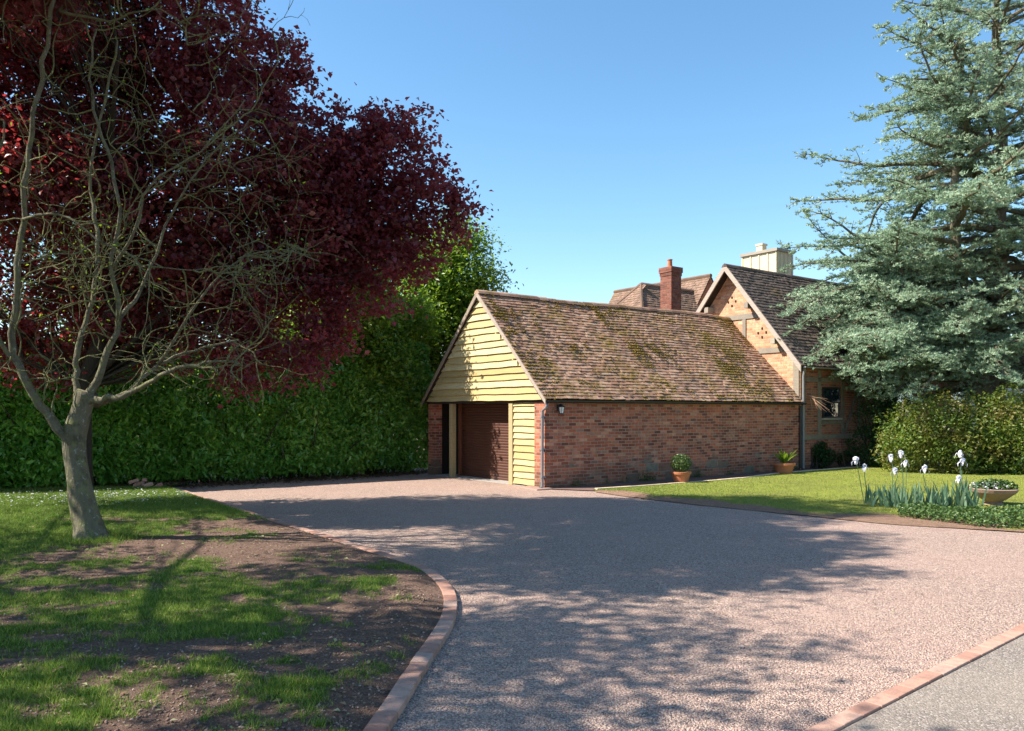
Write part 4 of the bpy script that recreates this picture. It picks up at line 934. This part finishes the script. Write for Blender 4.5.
# ------------------------------------------------------------------ potted plants by the wall
def potted(loc, label, r, h, plant, seed):
    T = thing('potted_plant', label, 'potted plant', loc, 0, 'terracotta pots along the garage wall')
    mb = MB(); mb.lathe([(0,0),(r*.68,0),(r*.92,h*.78),(r*1.04,h*.8),(r*1.06,h*.98),(r*.98,h),(r*.9,h*.97),(r*.85,h*.8),(0,h*.8)], (0,0,0), 28); mb.build('pot', M['terracotta'], T, smooth=False)
    mb = MB(); mb.lathe([(0,h*.9),(r*.9,h*.88)], (0,0,0), 20); mb.build('soil', M['soil'], T)
    rg = np.random.default_rng(seed)
    if plant == 'bush':
        P_ = in_ball(1500, rg, .3)*np.array([.26,.26,.24])+np.array([0,0,h+.2]); leaves('foliage', P_, .05, .5, M['ivy'], T, None, .2, rg)
    else:
        fr = MB(); rd = random.Random(seed)
        for k in range(26):
            a = rd.uniform(0,6.28); d = Vector((math.cos(a)*.6, math.sin(a)*.6, 1)); pts = wander((0,0,h*.85), d, rd.uniform(.35,.62), 6, .06, -.1, rd)
            for i in range(6):
                dd = pts[i+1]-pts[i]; s_ = Vector((-dd.y,dd.x,0)); s_ = (s_.normalized() if s_.length>1e-5 else Vector((1,0,0)))*(.035*(1-abs(i-2.5)/4)); s2 = s_*(.8 if i<5 else .1)
                fr.add([pts[i]-s_,pts[i]+s_,pts[i+1]+s2,pts[i+1]-s2],[(0,1,2,3)])
        fr.build('foliage', M['laurel_y'], T)
p1 = gd(681,484.5); potted((p1[0],p1[1],.02), 'terracotta pot with rounded small-leaved bush, nearer the lantern corner', .24, .3, 'bush', 1)
p2 = gd(784,475.2); potted((p2[0],p2[1],.02), 'wide terracotta pot with loose strap-leaved plant beside the downpipe', .3, .32, 'strap', 2)

# ------------------------------------------------------------------ flower bed: irises, bowl planter, ground cover
def iris(loc, label, nleaf, hgt, flowers, seed, spread=.2):
    T = thing('iris', label, 'flower', loc, 0, 'irises in the lawn bed'); rd = random.Random(seed); fm = MB()
    for k in range(nleaf):
        a = rd.uniform(0,6.28); r = rd.random()*spread; p = Vector((math.cos(a)*r*1.3, math.sin(a)*r, 0)); lean = Vector((rd.gauss(0,.22), rd.gauss(0,.15), 1)); L = hgt*rd.uniform(.6,1.1)
        pts = wander(p, lean, L, 5, .05, -.02, rd); t = rd.uniform(-.9,.9); s_ = Vector((math.cos(t), math.sin(t), 0))*rd.uniform(.016,.026); rr_ = rd.random()
        wd = [1,1.05,1,.8,.5,.04]
        vs = []
        for p_, w_ in zip(pts, wd): vs += [p_-s_*w_, p_+s_*w_]
        fm.add(vs, [(2*i,2*i+1,2*i+3,2*i+2) for i in range(5)], rr_)
    fm.build('leaves', M['iris'], T)
    for (dx, dy, hz) in flowers:
        sm = MB(); pts = [Vector((dx*.3,dy*.3,0)), Vector((dx*.6+rd.gauss(0,.03),dy*.6,hz*.5)), Vector((dx+rd.gauss(0,.03),dy,hz*.85)), Vector((dx,dy,hz))]; sm.tube(pts, [.007,.0065,.006,.005], 6); sm.build('stem', M['iris'], T)
        pm = MB()
        for (ox,oz,rs) in ((0,-.02,rd.uniform(.75,.95)),):
            c = pts[-1]+Vector((ox,0,oz))
            c = c+Vector((rd.gauss(0,.015),rd.gauss(0,.015),0))
            for j in range(8):
                a = j*math.pi/4+rd.random()*.6; rs = rd.uniform(.5,.95); o_ = Vector((math.cos(a),math.sin(a),0)); side = Vector((-o_.y,o_.x,0))
                if j % 2: q_ = [c, c+o_*.05+Vector((0,0,.03)), c+o_*.085-Vector((0,0,.01)), c+o_*.08-Vector((0,0,.07))]   # falls
                else: q_ = [c, c+o_*.045+Vector((0,0,.05)), c+o_*.04+Vector((0,0,.09)), c+o_*.005+Vector((0,0,.115))]       # standards
                ws = [.012,.04,.042,.015]; vs = []; rs = rs*1; 
                for p_, w_ in zip(q_, ws): vs += [c+(p_-side*w_*rs-c)*rs, c+(p_+side*w_*rs-c)*rs]
                pm.add(vs, [(2*i,2*i+1,2*i+3,2*i+2) for i in range(3)])
        pm.build('flower', M['petal'], T)
def gp(px, Y): return ((px-512)/F*Y, Y, .02)
zt = lambda py, Y: CH-(py-HZ)/F*Y
iris(gp(868,15.0), 'iris at the left end of the bed with two white blooms leaning left', 12, .4, [(-.25,-.05,zt(462,15)-.0),(-.07,-.05,zt(468,15))], 1, .16)
iris(gp(884,14.6), 'short green iris clump second from the left end of the bed', 24, .44, [], 2)
iris(gp(893,14.9), 'iris with one high white bloom and a lower one beside pale blue blooms', 20, .46, [(-.06,0,zt(459,14.9)),(-.0,-.1,zt(471,14.9)-.02)], 3)
iris(gp(903,14.3), 'iris clump with two pale blue blooms near the middle of the bed', 24, .48, [(.0,.05,zt(456,14.3)),(.05,.0,zt(464,14.3))], 4)
iris(gp(918,14.4), 'plain iris clump with grey-green blades in the middle of the bed', 26, .5, [], 5)
iris(gp(933,14.2), 'iris clump with a single small closed bloom on a thin stem', 26, .48, [(-.15,.0,zt(470,14.2))], 6)
iris(gp(948,14.3), 'broad flowerless iris clump left of the tallest iris', 28, .52, [], 7)
iris(gp(961,14.2), 'tallest iris with stacked white blooms beside the stone bowl', 30, .62, [(.0,.0,zt(454,14.2)),(-.02,-.03,zt(463,14.2)),(-.05,-.06,zt(480,14.2))], 8)
iris(gp(971,14.0), 'dark-bladed iris clump leaning over the stone bowl', 22, .62, [], 9, .12)
BP = thing('bowl_planter', 'shallow stone bowl planter filled with white flowers on the bed', 'planter', (9.0,14.9,.02))
mb = MB(); mb.lathe([(0,0),(.16,0),(.17,.04),(.13,.08),(.24,.16),(.38,.27),(.41,.33),(.37,.34),(.33,.28),(0,.24)], (0,0,0), 30); mb.build('bowl', M['stone'], BP)
rg = np.random.default_rng(77); P_ = in_ball(1500, rg, .4)*np.array([.39,.33,.15])+np.array([0.04,0,.36]); leaves('foliage', P_, .06, .7, M['ivy'], BP, None, .4, rg)
P_ = in_ball(190, rg, .4)*np.array([.36,.3,.09])+np.array([-.05,0,.38]); leaves('white_bloom', P_, .05, .9, M['petal'], BP, None, 1, rg)['kind'] = 'stuff'
# ground cover
n_ = 26000; x = rg.uniform(6.1, 12.5, n_); ge_ = np.interp(x, GE[:,0], GE[:,1]); dpt = rg.uniform(.12, 2.7, n_)
lim = np.clip((x-6.0)/.9, .2, 1); kk = (dpt < 2.4*lim*(.7+.5*fbm(x, x*0, 1.2, 5))) & (fbm(x, dpt, 2.0, 7) > .32-.2*(x>8.3)) & (dpt > .15+.9*np.clip(7.2-x,0,1.2))
x, y, dd = x[kk], (ge_+dpt)[kk], dpt[kk]
P_ = np.column_stack([x, y, .03+rg.random(len(x))*(.07+.13*fbm(x, y, 2, 3))])
tag(leaves('ground_cover', P_, .055, .65, M['ivy'], None, None, .5, rg), 'low leafy ground cover around the irises and the stone bowl', 'ground cover', None, 'stuff')

# ------------------------------------------------------------------ small stuff on the ground
def blades(name, X, Y, Z, hmin, hmax, wd, mat, label, seed=5):
    rg = np.random.default_rng(seed); n_ = len(X); P_ = np.column_stack([X, Y, Z]); a = rg.uniform(0, 2*np.pi, n_); s_ = np.stack([np.cos(a), np.sin(a), a*0], 1)*wd*rg.uniform(.6,1.3,(n_,1))
    ln = rg.normal(size=(n_,3))*.45; ln[:,2] = 1; h_ = rg.uniform(hmin, hmax, (n_,1)); tip = P_+ln*h_
    V = np.stack([P_-s_, P_+s_, tip], 1).reshape(-1,3); i = np.arange(n_)*3
    return tag(fast_mesh(name, V, np.stack([i,i+1,i+2],1), mat, None, rg.random(n_)), label, 'grass', None, 'stuff')
rg = np.random.default_rng(15)
Yv = 3.8+ (rg.random(330000)**1.5)*14; Xv = rg.uniform(-1, 0, len(Yv)); kx = kerbx(np.minimum(Yv, 18.1)); lx = np.maximum(-.66*Yv-1, -12); Xv = kx-.12+Xv*(kx-.12-lx)
mk_ = mask_l(Xv, Yv); kk = (mk_*(.55+.9*fbm(Xv, Yv, 6, 13)) > .3+.55*rg.random(len(Xv))); Xv, Yv, mk_ = Xv[kk], Yv[kk], mk_[kk]
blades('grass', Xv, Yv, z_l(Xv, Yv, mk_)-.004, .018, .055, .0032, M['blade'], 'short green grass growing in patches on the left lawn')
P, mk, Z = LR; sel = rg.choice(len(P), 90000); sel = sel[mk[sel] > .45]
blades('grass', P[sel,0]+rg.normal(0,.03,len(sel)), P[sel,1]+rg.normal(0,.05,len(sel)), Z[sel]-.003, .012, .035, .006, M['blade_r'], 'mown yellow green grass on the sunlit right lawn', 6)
tb = at(93, 545, 10.7); a_ = rg.uniform(0, 6.28, 2600); q_ = .3+np.abs(rg.normal(0, .16, 2600)); Xv = tb[0]+np.cos(a_)*q_; Yv = 10.7+np.sin(a_)*q_
blades('grass', Xv, Yv, z_l(Xv, Yv, mask_l(Xv, Yv))-.004, .03, .11, .0035, M['blade'], 'longer grass tufts left growing round the foot of the twisted tree', 8)
# loose gravel stones
n_ = 95000; Yg = 3.9+rg.random(n_)**1.6*7.5; Xg = rg.uniform(-1.2, .68, n_)*Yg
kk = (Xg > kerbx(Yg)+.07); t_ = (Xg-rb[0])*d[1]-(Yg-rb[1])*d[0]; kk &= t_ < -.06
Xg, Yg = Xg[kk], Yg[kk]; s_ = rg.uniform(.003, .007, (len(Xg),1))*rg.uniform(.7,1.3,(len(Xg),3)); s_[:,2] *= .8
OC = np.array([(1,0,0),(-1,0,0),(0,1,0),(0,-1,0),(0,0,1),(0,0,-1)],float); OF = np.array([(0,2,4),(2,1,4),(1,3,4),(3,0,4),(2,0,5),(1,2,5),(3,1,5),(0,3,5)])
V = OC[None]*s_[:,None,:]*rg.uniform(.7,1.25,(len(Xg),6,1)); a = rg.uniform(0,6.28,len(Xg)); V = np.stack([V[...,0]*np.cos(a)[:,None]-V[...,1]*np.sin(a)[:,None], V[...,0]*np.sin(a)[:,None]+V[...,1]*np.cos(a)[:,None], V[...,2]], 2)
V += np.column_stack([Xg, Yg, s_[:,2]*.5])[:,None,:]; Fc = (OF[None]+(np.arange(len(Xg))*6)[:,None,None]).reshape(-1,3)
tag(fast_mesh('gravel_stones', V.reshape(-1,3), Fc, M['gstone'], None, np.repeat(rg.random(len(Xg)), 8)), 'loose pinkish gravel stones covering the drive', 'gravel', None, 'stuff')
# fallen leaves and daisies
Yl = 4+rg.random(750)**1.3*14; Xl = rg.uniform(-1,0,750); kx = kerbx(np.minimum(Yl,18.1)); Xl = kx-.15+Xl*(kx+.6*Yl+1)
P_ = np.column_stack([Xl, Yl, z_l(Xl, Yl, mask_l(Xl,Yl))+.012]); tag(leaves('fallen_leaves', P_, .05, .55, M['litter'], None, None, 3, rg), 'scattered pale dry leaves on the bare soil of the left lawn', 'leaves', None, 'stuff')
cc = rg.normal(size=(900,2))*np.array([1.5,.7])+np.array([-8.0,15.6]); cc = cc[cc[:,0] < kerbx(np.minimum(cc[:,1],18))-.1]; cc = cc[cc[:,1]<18]
P_ = np.column_stack([cc, z_l(cc[:,0], cc[:,1], mask_l(cc[:,0],cc[:,1]))+.05]); tag(leaves('daisies', P_, .03, 1.0, M['petal'], None, None, 3, rg, None, .05), 'tiny white daisies sprinkled in the shaded grass before the hedge', 'daisies', None, 'stuff')
xx = rg.uniform(-2, 7, 260); yy_ = rg.uniform(4.2, 16, 260); kk = (xx > kerbx(yy_)+.1) & (yy_ < np.interp(xx, [2,11],[16.5,10.8])) & (((xx-rb[0])*d[1]-(yy_-rb[1])*d[0]) < -.08)
P_ = np.column_stack([xx[kk], yy_[kk], np.full(kk.sum(), .018)]); tag(leaves('fallen_leaves', P_, .035, .6, M['litter'], None, None, 3, rg), 'few small fallen leaves strewn on the gravel drive', 'leaves', None, 'stuff')
s1 = rg.uniform(.3, 9.8, 2600); kk = fbm(s1, s1*0, 1.6, 15) > .5; s1 = s1[kk]; hw_ = rg.exponential(.07, len(s1)); o1 = -.03-rg.exponential(.05, len(s1))
P_ = np.column_stack([.78+.803*s1-.596*o1, 18.4+.596*s1+.803*o1, .03+hw_]); tag(leaves('wall_weeds', P_, .05, .5, M['ivy'], None, None, .3, rg), 'small weeds growing along the foot of the long brick wall', 'weeds', None, 'stuff')
# crumbs and clods of bare soil
n_ = 42000; Yc = 3.9+rg.random(n_)**1.5*8; Xc = kerbx(Yc)-.1-rg.random(n_)*(kerbx(Yc)+.66*Yc+.5); mm_ = mask_l(Xc, Yc); kk = (mm_ < .62) & (fbm(Xc, Yc, 3, 21)+.3*rg.random(n_) > .55)
Xc, Yc, mm_ = Xc[kk], Yc[kk], mm_[kk]; s_ = (.003+.011*rg.random((len(Xc),1))**3)*rg.uniform(.6,1.3,(len(Xc),3)); s_[:,2] *= .7
V = OC[None]*s_[:,None,:]*rg.uniform(.7,1.3,(len(Xc),6,1))+np.column_stack([Xc, Yc, z_l(Xc,Yc,mm_)+s_[:,2]*.3])[:,None,:]; Fc = (OF[None]+(np.arange(len(Xc))*6)[:,None,None]).reshape(-1,3)
nn_ = NT('soil_crumb'); nn_.bsdf(nn_.ramp(nn_.rnd(), [(0,(.13,.08,.06)),(.7,(.26,.17,.125)),(1,(.4,.29,.23))]), .95, None, .1)
tag(fast_mesh('soil_crumbs', V.reshape(-1,3), Fc, nn_.m, None, np.repeat(rg.random(len(Xc)), 8)), 'loose crumbs of reddish soil between the grass patches', 'soil', None, 'stuff')
# leaf litter under the hedge
s3 = rg.random(5000); hp = np.array(HP); t_ = np.linspace(0,1,len(hp)); P_ = np.column_stack([np.interp(s3,t_,hp[:,0]), np.interp(s3,t_,hp[:,1])-.1+rg.normal(0,.45,5000), np.full(5000,.07)])
P_[:,2] = np.where(P_[:,0] < -7.7, .1, .02)
tag(leaves('hedge_litter', P_, .09, .5, m_leaf('brown_litter', [(0,(.05,.03,.018)),(.7,(.12,.075,.04)),(1,(.24,.17,.09))], .1, .8, .2), None, None, 2, rg), 'brown dead leaves lying along the foot of the hedge', 'leaves', None, 'stuff')
# broken bricks heaped by the end of the drive
rd = random.Random(4); spots = [(150,489,0,.3),(156,488,.05,1.2),(162,487,.0,.1),(168,487,.02,.9),(160,486,.1,.5),(166,486,.1,2.0),(172,488,0,1.6)]
labs = ['broken brick at the left end of the heap by the hedge','tilted brick leaning on the left of the brick heap','flat brick in the middle bottom of the brick heap','half brick at the middle right of the brick heap','upper left brick lying on top of the heap','topmost steeply tilted brick of the heap','brick at the right end of the heap beside the drive']
for (px, py, dz, rz), lb in zip(spots, labs):
    x, y = gd(px, py); o_ = MB(); o_.hexa([(-.11,-.05,0),(.11,-.05,0),(.1,.05,0),(-.11,.05,0),(-.11,-.05,.075),(.1,-.045,.07),(.1,.05,.075),(-.1,.05,.068)])
    o = o_.build('loose_brick', M['edging'], bevel=.008); o.location = (x, 17.9+rd.uniform(-.1,.1), .09+dz); o.rotation_euler = (rd.uniform(-.3,.3), rd.uniform(-.5,.5), rz); tag(o, lb, 'brick', 'loose bricks heaped by the hedge')
